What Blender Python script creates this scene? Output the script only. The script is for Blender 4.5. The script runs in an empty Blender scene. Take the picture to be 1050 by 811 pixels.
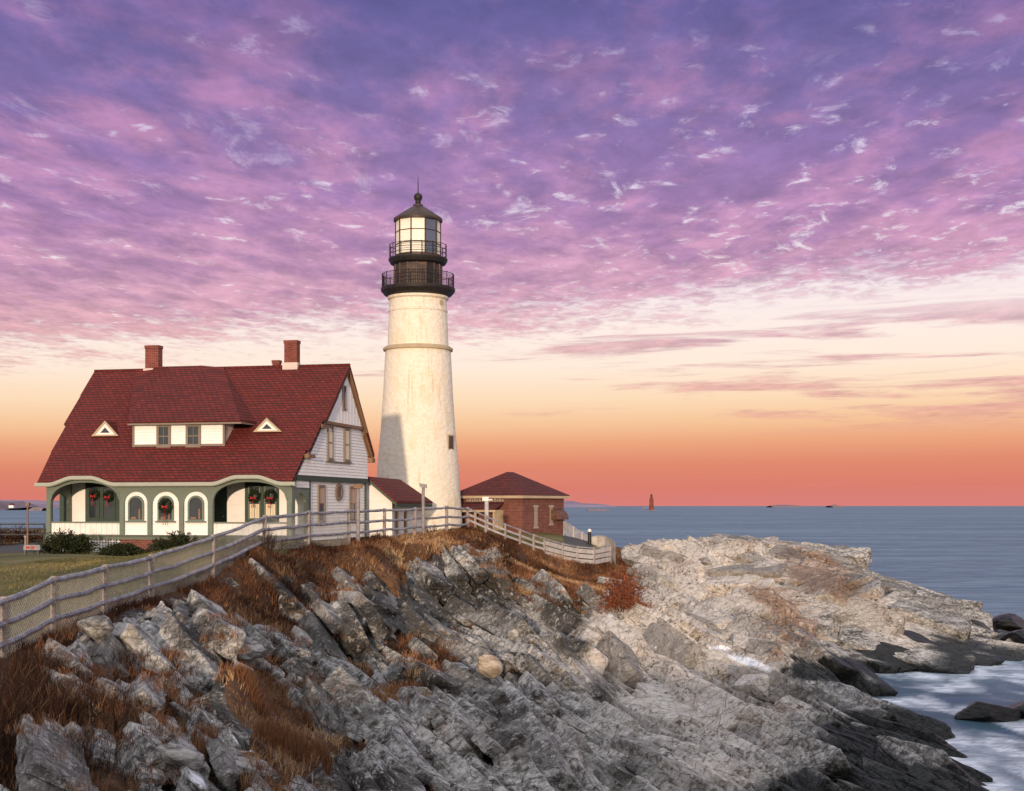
import bpy, bmesh, math, random
import numpy as np
from mathutils import Vector, Matrix

R = math.radians
random.seed(7)
RNG = np.random.default_rng(11)
SC = bpy.context.scene
COL = SC.collection

# ------------------------------------------------------------------ survey frame
F = 1400.0          # focal length of the photograph in its own pixels (1050 wide)
CX, HZ = 525.0, 518.0
H = 9.0             # eye height above the sea


def at(px, py, Y):
    """world point of a surveyed bearing (px, py) at the distance Y"""
    return Vector(((px - CX) * Y / F, Y, H - (py - HZ) * Y / F))


def srgb(r, g, b):
    f = lambda c: c / 12.92 if c <= 0.04045 else ((c + 0.055) / 1.055) ** 2.4
    return (f(r / 255), f(g / 255), f(b / 255), 1.0)


def lin(r, g, b):
    return (r, g, b, 1.0)


# ------------------------------------------------------------------ node helpers
class NG:
    def __init__(self, tree):
        self.t = tree
        self.n = tree.nodes
        self.l = tree.links

    def new(self, typ, **kw):
        n = self.n.new(typ)
        for k, v in kw.items():
            setattr(n, k, v)
        return n

    def put(self, sock, val):
        if hasattr(val, 'is_output'):
            self.l.new(val, sock)
        elif val is not None:
            sock.default_value = val

    def m(self, op, a, b=None, c=None, clamp=False):
        n = self.new('ShaderNodeMath', operation=op, use_clamp=clamp)
        self.put(n.inputs[0], a)
        if b is not None:
            self.put(n.inputs[1], b)
        if c is not None:
            self.put(n.inputs[2], c)
        return n.outputs[0]

    def mix(self, fac, a, b, blend='MIX'):
        n = self.new('ShaderNodeMix', data_type='RGBA', blend_type=blend)
        n.clamp_factor = True
        self.put(n.inputs[0], fac)
        self.put(n.inputs[6], a)
        self.put(n.inputs[7], b)
        return n.outputs[2]

    def ss(self, x, lo, hi, a=0.0, b=1.0):
        n = self.new('ShaderNodeMapRange', interpolation_type='SMOOTHSTEP')
        self.put(n.inputs[0], x)
        for i, v in zip((1, 2, 3, 4), (lo, hi, a, b)):
            self.put(n.inputs[i], v)
        return n.outputs[0]

    def ls(self, x, lo, hi, a=0.0, b=1.0):
        n = self.new('ShaderNodeMapRange', interpolation_type='LINEAR')
        self.put(n.inputs[0], x)
        for i, v in zip((1, 2, 3, 4), (lo, hi, a, b)):
            self.put(n.inputs[i], v)
        return n.outputs[0]

    def ramp(self, fac, stops, interp='LINEAR'):
        n = self.new('ShaderNodeValToRGB')
        cr = n.color_ramp
        cr.interpolation = interp
        while len(cr.elements) > 1:
            cr.elements.remove(cr.elements[-1])
        cr.elements[0].position = stops[0][0]
        cr.elements[0].color = stops[0][1]
        for p, c in stops[1:]:
            e = cr.elements.new(p)
            e.color = c
        self.put(n.inputs[0], fac)
        return n.outputs[0]

    def noise(self, vec, scale, detail=4.0, rough=0.55, dist=0.0, lac=2.0):
        n = self.new('ShaderNodeTexNoise')
        self.put(n.inputs['Vector'], vec)
        n.inputs['Scale'].default_value = scale
        n.inputs['Detail'].default_value = detail
        n.inputs['Roughness'].default_value = rough
        n.inputs['Lacunarity'].default_value = lac
        n.inputs['Distortion'].default_value = dist
        return n.outputs[0]

    def voro(self, vec, scale, feature='F1', rnd=1.0):
        n = self.new('ShaderNodeTexVoronoi', feature=feature)
        self.put(n.inputs['Vector'], vec)
        n.inputs['Scale'].default_value = scale
        n.inputs['Randomness'].default_value = rnd
        return n.outputs[0], (n.outputs[1] if feature != 'DISTANCE_TO_EDGE' else None)

    def mapping(self, vec, loc=(0, 0, 0), rot=(0, 0, 0), scale=(1, 1, 1)):
        n = self.new('ShaderNodeMapping')
        self.put(n.inputs[0], vec)
        n.inputs[1].default_value = loc
        n.inputs[2].default_value = rot
        n.inputs[3].default_value = scale
        return n.outputs[0]

    def comb(self, x, y, z):
        n = self.new('ShaderNodeCombineXYZ')
        for i, v in enumerate((x, y, z)):
            self.put(n.inputs[i], v)
        return n.outputs[0]

    def sep(self, v):
        n = self.new('ShaderNodeSeparateXYZ')
        self.put(n.inputs[0], v)
        return n.outputs

    def attr(self, name, out='Fac'):
        n = self.new('ShaderNodeAttribute', attribute_name=name)
        return n.outputs[out]

    def coord(self, out='Object'):
        return self.new('ShaderNodeTexCoord').outputs[out]

    def bump(self, h, strength=0.5, dist=0.05, normal=None):
        n = self.new('ShaderNodeBump')
        self.put(n.inputs['Height'], h)
        n.inputs['Strength'].default_value = strength
        n.inputs['Distance'].default_value = dist
        if normal is not None:
            self.put(n.inputs['Normal'], normal)
        return n.outputs[0]


def material(name):
    m = bpy.data.materials.new(name)
    m.use_nodes = True
    g = NG(m.node_tree)
    b = m.node_tree.nodes['Principled BSDF']
    b.inputs['Specular IOR Level'].default_value = 0.3
    return m, g, b


def simple(name, col, rough=0.7, var=0.25, scale=3.0, metal=0.0, bump=0.0, bscale=20.0, spec=0.3):
    """painted / weathered surface: base colour with a little dirt and wear"""
    m, g, b = material(name)
    co = g.coord()
    n = g.noise(co, scale, 6, 0.6)
    dark = tuple(c * (1 - var) for c in col[:3]) + (1,)
    lite = tuple(min(1, c * (1 + var * 0.6)) for c in col[:3]) + (1,)
    g.put(b.inputs['Base Color'], g.mix(g.ss(n, 0.3, 0.7), dark, lite))
    b.inputs['Roughness'].default_value = rough
    b.inputs['Metallic'].default_value = metal
    b.inputs['Specular IOR Level'].default_value = spec
    if bump:
        g.put(b.inputs['Normal'], g.bump(g.noise(co, bscale, 5, 0.6), bump, 0.02))
    return m


# ------------------------------------------------------------------ object helpers
class MB:
    def __init__(self):
        self.v = []
        self.f = []
        self.mi = []

    def add(self, verts, faces, mi=0):
        o = len(self.v)
        self.v += [tuple(p) for p in verts]
        self.f += [tuple(i + o for i in f) for f in faces]
        self.mi += [mi] * len(faces)

    def hexa(self, P, mi=0):
        """P: 8 points, bottom ring then top ring"""
        self.add(P, [(0, 3, 2, 1), (4, 5, 6, 7), (0, 1, 5, 4), (1, 2, 6, 5), (2, 3, 7, 6), (3, 0, 4, 7)], mi)

    def box(self, x0, x1, y0, y1, z0, z1, mi=0):
        self.hexa([(x0, y0, z0), (x1, y0, z0), (x1, y1, z0), (x0, y1, z0),
                   (x0, y0, z1), (x1, y0, z1), (x1, y1, z1), (x0, y1, z1)], mi)

    def mbox(self, fn, a0, a1, b0, b1, c0, c1, mi=0):
        self.hexa([fn(a0, b0, c0), fn(a1, b0, c0), fn(a1, b0, c1), fn(a0, b0, c1),
                   fn(a0, b1, c0), fn(a1, b1, c0), fn(a1, b1, c1), fn(a0, b1, c1)], mi)

    def prism(self, poly, vec, mi=0):
        n = len(poly)
        vec = Vector(vec)
        P = [Vector(p) for p in poly]
        Q = [p + vec for p in P]
        faces = [tuple(range(n - 1, -1, -1)), tuple(range(n, 2 * n))]
        faces += [(i, (i + 1) % n, n + (i + 1) % n, n + i) for i in range(n)]
        self.add(P + Q, faces, mi)

    def tube(self, path, r, n=6, mi=0, cap=True):
        P = [Vector(p) for p in path]
        rs = r if isinstance(r, (list, tuple)) else [r] * len(P)
        vs, fs = [], []
        for i, p in enumerate(P):
            d = (P[min(i + 1, len(P) - 1)] - P[max(i - 1, 0)])
            d = d.normalized() if d.length > 1e-9 else Vector((0, 0, 1))
            ref = Vector((0, 0, 1)) if abs(d.z) < 0.9 else Vector((1, 0, 0))
            a = d.cross(ref).normalized()
            b = d.cross(a)
            for k in range(n):
                t = 2 * math.pi * k / n
                vs.append(p + (a * math.cos(t) + b * math.sin(t)) * rs[i])
        for i in range(len(P) - 1):
            for k in range(n):
                k2 = (k + 1) % n
                fs.append((i * n + k, i * n + k2, (i + 1) * n + k2, (i + 1) * n + k))
        if cap:
            fs.append(tuple(range(n - 1, -1, -1)))
            fs.append(tuple(range((len(P) - 1) * n, len(P) * n)))
        self.add(vs, fs, mi)

    def lathe(self, prof, n=48, mi=0, c=(0, 0), cap=True):
        vs, fs = [], []
        for r, z in prof:
            for k in range(n):
                t = 2 * math.pi * k / n
                vs.append((c[0] + r * math.cos(t), c[1] + r * math.sin(t), z))
        for i in range(len(prof) - 1):
            for k in range(n):
                k2 = (k + 1) % n
                fs.append((i * n + k, i * n + k2, (i + 1) * n + k2, (i + 1) * n + k))
        if cap:
            fs.append(tuple(range(n - 1, -1, -1)))
            fs.append(tuple(range((len(prof) - 1) * n, len(prof) * n)))
        self.add(vs, fs, mi)

    def ball(self, c, rx, ry=None, rz=None, seg=12, ring=8, mi=0):
        ry = ry or rx
        rz = rz or rx
        vs, fs = [], []
        for i in range(ring + 1):
            ph = math.pi * i / ring
            for k in range(seg):
                t = 2 * math.pi * k / seg
                vs.append((c[0] + rx * math.sin(ph) * math.cos(t), c[1] + ry * math.sin(ph) * math.sin(t), c[2] + rz * math.cos(ph)))
        for i in range(ring):
            for k in range(seg):
                k2 = (k + 1) % seg
                fs.append((i * seg + k, i * seg + k2, (i + 1) * seg + k2, (i + 1) * seg + k))
        self.add(vs, fs, mi)

    def build(self, name, mats, parent=None, smooth=False, recalc=True, angle=None):
        me = bpy.data.meshes.new(name)
        me.from_pydata([tuple(p) for p in self.v], [], self.f)
        if not isinstance(mats, (list, tuple)):
            mats = [mats]
        for m in mats:
            me.materials.append(m)
        if len(mats) > 1:
            me.polygons.foreach_set('material_index', self.mi)
        if recalc:
            bm = bmesh.new()
            bm.from_mesh(me)
            bmesh.ops.remove_doubles(bm, verts=bm.verts, dist=1e-5)
            bmesh.ops.recalc_face_normals(bm, faces=bm.faces)
            bm.to_mesh(me)
            bm.free()
        if smooth:
            me.polygons.foreach_set('use_smooth', [True] * len(me.polygons))
            if angle:
                me.set_sharp_from_angle(angle=R(angle))
        me.update()
        o = bpy.data.objects.new(name, me)
        COL.objects.link(o)
        if parent is not None:
            o.parent = parent
        return o


def np_mesh(name, verts, faces, mats, attrs=None, smooth=False, parent=None):
    """fast mesh from numpy arrays; faces (n,3) or (n,4)"""
    me = bpy.data.meshes.new(name)
    nv, nf, k = len(verts), len(faces), faces.shape[1]
    me.vertices.add(nv)
    me.vertices.foreach_set('co', np.ascontiguousarray(verts, np.float32).ravel())
    me.loops.add(nf * k)
    me.loops.foreach_set('vertex_index', np.ascontiguousarray(faces, np.int32).ravel())
    me.polygons.add(nf)
    me.polygons.foreach_set('loop_start', np.arange(nf, dtype=np.int32) * k)
    me.polygons.foreach_set('use_smooth', np.full(nf, smooth, bool))
    me.update(calc_edges=True)
    for an, arr in (attrs or {}).items():
        a = me.attributes.new(an, 'FLOAT', 'POINT')
        a.data.foreach_set('value', np.ascontiguousarray(arr, np.float32))
    for m in (mats if isinstance(mats, (list, tuple)) else [mats]):
        me.materials.append(m)
    o = bpy.data.objects.new(name, me)
    COL.objects.link(o)
    if parent is not None:
        o.parent = parent
    return o


def tag(o, label, cat, group=None):
    o['label'] = label
    o['category'] = cat
    if group:
        o['group'] = group
    return o


def thing(name, label, cat, loc=(0, 0, 0), rz=0.0, group=None):
    o = bpy.data.objects.new(name, None)
    o.empty_display_size = 0.3
    COL.objects.link(o)
    o.location = loc
    o.rotation_euler = (0, 0, rz)
    return tag(o, label, cat, group)


def structure(o):
    o['kind'] = 'structure'
    return o


def stuff(o):
    o['kind'] = 'stuff'
    return o


# ------------------------------------------------------------------ numpy noise
def _h(ix, iy, seed):
    h = (ix.astype(np.int64) * 374761393 + iy.astype(np.int64) * 668265263 + seed * 982451653) & 0xFFFFFFFF
    h = ((h ^ (h >> 13)) * 1274126177) & 0xFFFFFFFF
    h = ((h ^ (h >> 16)) * 2246822519) & 0xFFFFFFFF
    return ((h ^ (h >> 15)) & 0xFFFFFF).astype(np.float32) / float(0x1000000)


def vnoise(x, y, seed=0):
    ix, iy = np.floor(x), np.floor(y)
    fx, fy = (x - ix).astype(np.float32), (y - iy).astype(np.float32)
    fx = fx * fx * fx * (fx * (fx * 6 - 15) + 10)
    fy = fy * fy * fy * (fy * (fy * 6 - 15) + 10)
    a, b = _h(ix, iy, seed), _h(ix + 1, iy, seed)
    c, d = _h(ix, iy + 1, seed), _h(ix + 1, iy + 1, seed)
    return (a + (b - a) * fx) * (1 - fy) + (c + (d - c) * fx) * fy


def fbm(x, y, octv=4, seed=0, gain=0.5):
    s, a, t = 0.0, 1.0, 0.0
    for i in range(octv):
        s = s + a * vnoise(x * (2 ** i) + 17.3 * i, y * (2 ** i) - 9.1 * i, seed + i * 31)
        t += a
        a *= gain
    return s / t                       # 0..1, mean 0.5


def nvoro(x, y, seed=0):
    ix, iy = np.floor(x), np.floor(y)
    f1 = np.full(x.shape, 9e9, np.float32)
    f2 = np.full(x.shape, 9e9, np.float32)
    ci = np.zeros(x.shape, np.float32)
    cj = np.zeros(x.shape, np.float32)
    ox = np.zeros(x.shape, np.float32)
    oy = np.zeros(x.shape, np.float32)
    for i in (-1, 0, 1):
        for j in (-1, 0, 1):
            gx, gy = ix + i, iy + j
            dx = (gx + _h(gx, gy, seed) - x).astype(np.float32)
            dy = (gy + _h(gx, gy, seed + 77) - y).astype(np.float32)
            d = dx * dx + dy * dy
            near = d < f1
            f2 = np.where(near, f1, np.minimum(f2, d))
            f1 = np.where(near, d, f1)
            ci = np.where(near, gx, ci)
            cj = np.where(near, gy, cj)
            ox = np.where(near, -dx, ox)
            oy = np.where(near, -dy, oy)
    return np.sqrt(f1), np.sqrt(f2), _h(ci, cj, seed + 5), _h(ci, cj, seed + 9), _h(ci, cj, seed + 13), ox, oy


def sst(x, lo, hi):
    t = np.clip((x - lo) / (hi - lo), 0, 1)
    return t * t * (3 - 2 * t)


# ------------------------------------------------------------------ camera, view
cam_d = bpy.data.cameras.new('camera')
cam = bpy.data.objects.new('camera', cam_d)
COL.objects.link(cam)
cam.location = (0, 0, H)
cam.rotation_euler = (R(90), 0, 0)
cam_d.sensor_width = 36
cam_d.lens = 36 * F / 1050
cam_d.shift_y = (HZ - 405.5) / 1050
cam_d.clip_start = 0.1
cam_d.clip_end = 90000
SC.camera = cam
vs = SC.view_settings
vs.view_transform = 'Standard'
vs.look = 'None'
vs.exposure = EXPOSURE = 0.0
vs.gamma = 1.0
vs.use_curve_mapping = False

# ------------------------------------------------------------------ sun and sky
SUN_EL, SUN_AZ = 5.2, 4.7            # low sun behind the viewer, a little to the left
to_sun = Vector((-math.sin(R(SUN_AZ)) * math.cos(R(SUN_EL)), -math.cos(R(SUN_AZ)) * math.cos(R(SUN_EL)), math.sin(R(SUN_EL))))
sd = bpy.data.lights.new('sun', 'SUN')
sd.energy = 3.3
sd.angle = R(1.4)
sd.color = (1.0, 0.745, 0.52)
so = bpy.data.objects.new('sun', sd)
COL.objects.link(so)
so.rotation_euler = to_sun.to_track_quat('Z', 'Y').to_euler()
so.location = (0, -20, 40)

world = bpy.data.worlds.new('World')
SC.world = world
world.use_nodes = True
wt = world.node_tree
wt.nodes.clear()
g = NG(wt)
D = g.sep(g.coord('Generated'))
dx, dy, dz = D[0], D[1], D[2]
hor = g.m('SQRT', g.m('ADD', g.m('MULTIPLY', dx, dx), g.m('MULTIPLY', dy, dy)))
el = g.m('DIVIDE', dz, g.m('MAXIMUM', hor, 0.02))
az = g.m('DIVIDE', dx, g.m('MAXIMUM', hor, 0.02))
elw = g.m('ADD', el, g.m('MULTIPLY', az, -0.012))
K = 1 / 0.5
clear = g.ramp(g.m('MULTIPLY', elw, K), [
    (0.000, srgb(214, 124, 120)), (0.012 * K, srgb(214, 119, 108)), (0.030 * K, srgb(218, 128, 106)),
    (0.045 * K, srgb(229, 155, 120)), (0.060 * K, srgb(239, 188, 148)), (0.078 * K, srgb(246, 212, 180)), (0.100 * K, srgb(248, 226, 210)),
    (0.125 * K, srgb(248, 229, 222)), (0.16 * K, srgb(244, 228, 232)), (0.23 * K, srgb(228, 212, 232)),
    (0.36 * K, srgb(196, 186, 224)), (0.50 * K, srgb(160, 160, 205))])
cl_dark = g.ramp(g.m('MULTIPLY', el, K), [
    (0.05 * K, srgb(206, 128, 128)), (0.10 * K, srgb(204, 148, 158)), (0.14 * K, srgb(184, 132, 164)), (0.19 * K, srgb(162, 114, 164)),
    (0.25 * K, srgb(140, 104, 164)), (0.30 * K, srgb(116, 94, 156)), (0.37 * K, srgb(92, 80, 146)), (0.5 * K, srgb(110, 104, 160))])
cl_pink = g.ramp(g.m('MULTIPLY', el, K), [
    (0.05 * K, srgb(224, 150, 138)), (0.10 * K, srgb(226, 172, 170)), (0.15 * K, srgb(214, 158, 182)), (0.21 * K, srgb(198, 140, 182)),
    (0.28 * K, srgb(178, 124, 172)), (0.37 * K, srgb(132, 98, 156)), (0.5 * K, srgb(140, 120, 170))])
dzc = g.m('MAXIMUM', dz, 0.018)
P = g.comb(g.m('DIVIDE', dx, dzc), g.m('DIVIDE', dy, dzc), 0.0)
wind = g.mapping(P, rot=(0, 0, R(-24)), scale=(1.0, 0.6, 1.0))
big = g.noise(wind, 0.75, 4, 0.55, 0.0)
mid = g.noise(g.mapping(P, loc=(3.1, 7.7, 0), rot=(0, 0, R(-24)), scale=(1.0, 0.5, 1)), 3.6, 6, 0.62, 0.1)
fine = g.noise(g.mapping(P, loc=(9.1, 1.7, 0), rot=(0, 0, R(-24)), scale=(1.0, 0.62, 1)), 9.0, 7, 0.62, 0.4)
pink_v = g.m('ADD', g.m('MULTIPLY', mid, 0.65), g.m('MULTIPLY', big, 0.35))
pink_f = g.ss(g.m('ADD', pink_v, g.m('MULTIPLY', g.m('SUBTRACT', 0.25, el), 0.32)), 0.42, 0.62)
cloud = g.mix(pink_f, cl_dark, cl_pink)
mott = g.noise(g.mapping(P, loc=(1.7, 4.4, 0), rot=(0, 0, R(-24)), scale=(1.0, 0.5, 1)), 6.5, 7, 0.66, 0.25)
mv = g.ls(mott, 0.34, 0.66, 0.80, 1.16)
cloud = g.mix(1.0, cloud, g.comb(mv, g.m('MULTIPLY', mv, 0.985), g.m('ADD', 0.12, g.m('MULTIPLY', mv, 0.88))), 'MULTIPLY')
# bright breaks between the cloudlets
brk = g.m('MULTIPLY', g.ss(fine, 0.55, 0.69), g.ss(g.m('ADD', mid, g.m('MULTIPLY', az, 0.12)), 0.46, 0.58))
raggy = g.noise(g.mapping(P, loc=(5.3, 2.2, 0), rot=(0, 0, R(-24)), scale=(1.0, 0.45, 1)), 4.6, 9, 0.68, 0.5)
brk2 = g.m('MULTIPLY', g.ss(raggy, 0.57, 0.69), g.m('MULTIPLY', g.ss(el, 0.12, 0.18), g.ss(el, 0.34, 0.27)))
brk2 = g.m('MULTIPLY', brk2, g.ss(az, -0.12, 0.08, 0.35, 1.0))
brk = g.m('MAXIMUM', brk, brk2)
# where the deck ends towards the horizon
edge = g.m('ADD', el, g.m('ADD', g.m('MULTIPLY', g.m('SUBTRACT', mid, 0.5), 0.075), g.m('MULTIPLY', g.m('SUBTRACT', big, 0.5), 0.09)))
edge = g.m('ADD', edge, g.m('MULTIPLY', az, -0.085))
edge = g.m('ADD', edge, g.m('MULTIPLY', g.m('SUBTRACT', fine, 0.5), 0.085))
deck = g.ss(edge, 0.118, 0.160)
cover = g.m('MULTIPLY', deck, g.m('SUBTRACT', 1.0, g.m('MULTIPLY', brk, g.ss(el, 0.37, 0.24, 0.30, 0.90))))
# thin streaks below the deck
st_v = g.comb(g.m('MULTIPLY', az, 5.0), g.m('MULTIPLY', g.m('ADD', el, g.m('MULTIPLY', az, -0.02)), 70.0), 0.0)
st = g.noise(st_v, 1.0, 6, 0.6, 0.4)
st_m = g.m('MULTIPLY', g.ss(el, 0.045, 0.075), g.ss(el, 0.16, 0.12))
streak = g.m('MULTIPLY', g.ss(g.m('ADD', st, g.m('MULTIPLY', az, 0.42)), 0.56, 0.68), st_m)
lowst = g.m('MULTIPLY', g.m('MULTIPLY', g.ss(st, 0.5, 0.75), g.ss(el, 0.005, 0.02)), g.m('MULTIPLY', g.ss(el, 0.05, 0.03), 0.35))
cover = g.m('MAXIMUM', cover, g.m('MULTIPLY', streak, 0.85))
cover = g.m('MAXIMUM', cover, lowst)
sky_c = g.mix(cover, clear, cloud)
high = g.ss(el, 0.42, 1.2)
sky_c = g.mix(high, sky_c, lin(0.92, 0.92, 1.0))
glow = g.ss(g.m('MULTIPLY', dy, -1.0), -0.15, 0.6)
sky_c = g.mix(glow, sky_c, g.mix(g.ss(el, 0.0, 0.9), lin(0.84, 0.75, 0.66), lin(0.92, 0.92, 1.0)))
bg1 = g.new('ShaderNodeBackground')
g.put(bg1.inputs[0], sky_c)
bg1.inputs[1].default_value = 1.0
nis = g.new('ShaderNodeTexSky', sky_type='NISHITA')
nis.sun_disc = False
nis.sun_elevation = R(SUN_EL)
nis.sun_rotation = R(180 + SUN_AZ)
nis.air_density = 1.0
nis.dust_density = 1.5
bg2 = g.new('ShaderNodeBackground')
g.put(bg2.inputs[0], nis.outputs[0])
bg2.inputs[1].default_value = 0.0
NIS_BG = bg2
add = g.new('ShaderNodeAddShader')
g.l.new(bg1.outputs[0], add.inputs[0])
g.l.new(bg2.outputs[0], add.inputs[1])
wo = g.new('ShaderNodeOutputWorld')
g.l.new(add.outputs[0], wo.inputs[0])
bg2.inputs[1].default_value = 0.02
SC.cycles.max_bounces = 6
SC.cycles.diffuse_bounces = 3
SC.cycles.transparent_max_bounces = 12
try:
    SC.cycles.use_denoising = True
except Exception:
    pass
# ------------------------------------------------------------------ headland terrain
# surveyed ground points: bearing px, py in the photograph's frame + distance
GP = [
    # near lip of the gully
    (-220, 800, 20), (0, 811, 22), (150, 811, 23), (300, 811, 25.5), (450, 811, 32), (600, 811, 36.5), (700, 811, 38.5), (800, 811, 40.5),
    (-220, 735, 24), (0, 740, 25), (150, 740, 27), (300, 745, 31), (450, 745, 39), (560, 745, 44), (650, 745, 47), (750, 745, 49), (810, 742, 50.5),
    (-220, 660, 28.5), (0, 672, 29), (100, 680, 31.5), (200, 680, 34.5), (300, 685, 39.5), (450, 685, 48), (560, 680, 53), (650, 680, 57.5), (750, 680, 62), (830, 672, 67),
    (-220, 640, 31), (54, 648, 33), (107, 630, 37.5), (155, 615, 41), (218, 592, 46.5),
    (160, 645, 37), (300, 640, 46.5), (450, 640, 56.5), (560, 632, 63), (650, 630, 69), (730, 632, 76), (800, 628, 84), (850, 640, 86),
    (240, 640, 42), (300, 595, 53), (400, 600, 60), (480, 600, 64), (560, 598, 71), (620, 605, 77), (680, 592, 85), (740, 590, 93), (800, 590, 97), (860, 596, 97), (920, 612, 96), (970, 632, 94), (1020, 655, 90),
    (245, 574, 49), (271, 559, 52), (316, 557.5, 57), (358, 555, 62), (394, 551.5, 67), (425, 548, 71), (458, 544.5, 76), (480, 541.5, 80), (345, 557.5, 68), (320, 559, 63), (385, 556, 74), (420, 552, 80), (450, 549, 84),
    (350, 568, 60), (420, 562, 68), (480, 558, 75),
    (518, 552, 82.5), (547, 564, 85.5), (577, 572, 88), (609, 580, 90), (626, 578, 92),
    (540, 580, 80), (600, 592, 85),
    # ridge crest out to the point
    (640, 572, 95), (655, 559, 98), (680, 553.5, 101), (700, 560, 102), (722, 552, 104), (770, 552, 105), (800, 558, 105), (860, 563, 105), (872, 573, 104),
    (900, 590, 103), (940, 600, 101), (970, 612, 99), (1000, 634, 97),
    # lawn and yard
    (0, 610, 42), (0, 590, 50), (0, 571, 62), (90, 571, 62), (150, 577, 57), (0, 566, 75), (-220, 575, 62), (-220, 600, 45),
    (54, 566, 71), (120, 567, 70), (180, 567, 69.5), (240, 566, 69), (300, 562, 69), (340, 558, 75), (372, 554, 80), (200, 576, 58), (54, 562, 80), (180, 558, 82),
    (0, 556, 95), (-220, 556, 95), (0, 548, 110), (100, 546, 95), (250, 546, 95), (380, 548, 90), (428, 545, 95), (470, 543, 90), (535, 549, 95), (575, 548, 99), (500, 545, 90),
    (250, 543, 108), (428, 543, 107), (535, 546, 104), (585, 552, 96), (600, 556, 94), (600, 553, 99),
]
G3 = [(px, Y, H - (py - HZ) * Y / F) for px, py, Y in GP]
# ground given by height: gully, sea bed, the far shore
G3 += [(-250, 12, 0.4), (0, 12, -0.3), (200, 13, -1), (450, 16, -2.0), (700, 20, -2.2), (950, 25, -2.5), (1300, 25, -2.5),
       (300, 18, 0.8), (100, 17, 1.8), (-220, 16, 2.2), (500, 24, -1.0), (700, 30, -1.2), (850, 34, -1.2), (600, 29, -0.4),
       (830, 43, 0.5), (880, 43.5, 0.28), (930, 44, 0.4), (980, 43, 0.15), (1010, 43, -0.4), (830, 48, 0.75), (900, 50, 0.35), (945, 49, 0.15), (990, 48, -0.6),
       (850, 55, 0.8), (905, 55.5, 0.2), (920, 55, 0.15), (950, 55, -0.5), (860, 61, 0.6), (890, 62, -0.4), (930, 64, -0.9), (1000, 60, -1.2), (1100, 55, -1.5), (1300, 60, -2),
       (845, 66, 0.9), (880, 67.5, -0.7), (930, 70, -0.8), (1000, 72, -0.9), (1100, 75, -1.2),
       (840, 71, 0.9), (865, 74, 0.1), (900, 74.5, -0.1), (950, 77, 0.0), (1000, 80, 0.0), (1050, 84, 0.15), (1100, 86, -0.4), (1300, 88, -2),
       (870, 79, 1.3), (920, 81, 1.1), (970, 86, 1.0), (1050, 93, 0.7), (1080, 97, -0.2), (1100, 102, -1.0), (1300, 105, -2.5),
       (1020, 99, 0.3), (1000, 105, -1), (940, 108, 0.5), (880, 110, 2.0), (800, 112, 3.2), (720, 112, 3.4), (660, 108, 3.2), (640, 104, 3.4), (610, 106, 4.5),
       (1000, 116, -3), (900, 120, -2.5), (800, 123, -2.5), (700, 122, -2.5), (620, 118, -2), (540, 116, 1.0), (540, 124, -2.5), (430, 118, 2), (430, 126, -2.5),
       (250, 120, 4), (250, 130, -2), (50, 119, 4.2), (50, 130, -2), (-250, 119, 4.2), (-250, 130, -2), (1300, 125, -3)]
G3 = np.array(G3, np.float64)


def tps_fit(u, v, z, lam):
    n = len(u)
    d2 = (u[:, None] - u[None]) ** 2 + (v[:, None] - v[None]) ** 2
    Km = 0.5 * d2 * np.log(d2 + 1e-12)
    Pm = np.stack([np.ones(n), u, v], 1)
    A = np.zeros((n + 3, n + 3))
    A[:n, :n] = Km + lam * np.eye(n)
    A[:n, n:] = Pm
    A[n:, :n] = Pm.T
    b = np.zeros(n + 3)
    b[:n] = z
    return np.linalg.solve(A, b)


def uv_of(px, Y):
    return px / 100.0, np.log(Y) / 0.12


gu, gv = uv_of(G3[:, 0], G3[:, 1])
TPS = tps_fit(gu, gv, G3[:, 2], 0.02)

# grid over bearing (x / y) and distance
tin = np.linspace(-0.392, 0.392, 980)
t_ax = np.concatenate([np.linspace(-0.62, -0.396, 40), tin, np.linspace(0.396, 0.62, 40)])
NR = 1650
ya = np.linspace(0, 1, NR)
y_ax = np.exp(np.log(12.5) + (np.log(131.0) - np.log(12.5)) * ya)
# coarse base, then upsample
cpx = np.linspace(-350, 1400, 176)
cly = np.linspace(math.log(12), math.log(132), 150)
UU, VV = np.meshgrid(np.clip(cpx, -230, 1310) / 100.0, cly / 0.12)
acc = TPS[-3] + TPS[-2] * UU + TPS[-1] * VV
for i in range(len(gu)):
    d2 = (UU - gu[i]) ** 2 + (VV - gv[i]) ** 2
    acc += TPS[i] * 0.5 * d2 * np.log(d2 + 1e-12)
CB = acc


def base_z(px, Y):
    fx = (np.clip(px, -349, 1399) + 350) / 1750 * 175
    fy = (np.log(np.clip(Y, 12.01, 131.9)) - cly[0]) / (cly[-1] - cly[0]) * 149
    ix = np.clip(np.floor(fx).astype(int), 0, 174)
    iy = np.clip(np.floor(fy).astype(int), 0, 148)
    a, b = fx - ix, fy - iy
    return (CB[iy, ix] * (1 - a) + CB[iy, ix + 1] * a) * (1 - b) + (CB[iy + 1, ix] * (1 - a) + CB[iy + 1, ix + 1] * a) * b


T, Yg = np.meshgrid(t_ax, y_ax)
T = T.astype(np.float32)
Yg = Yg.astype(np.float32)
X = T * Yg
PX = CX + T * F
Zb = base_z(PX, Yg).astype(np.float32)

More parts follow.
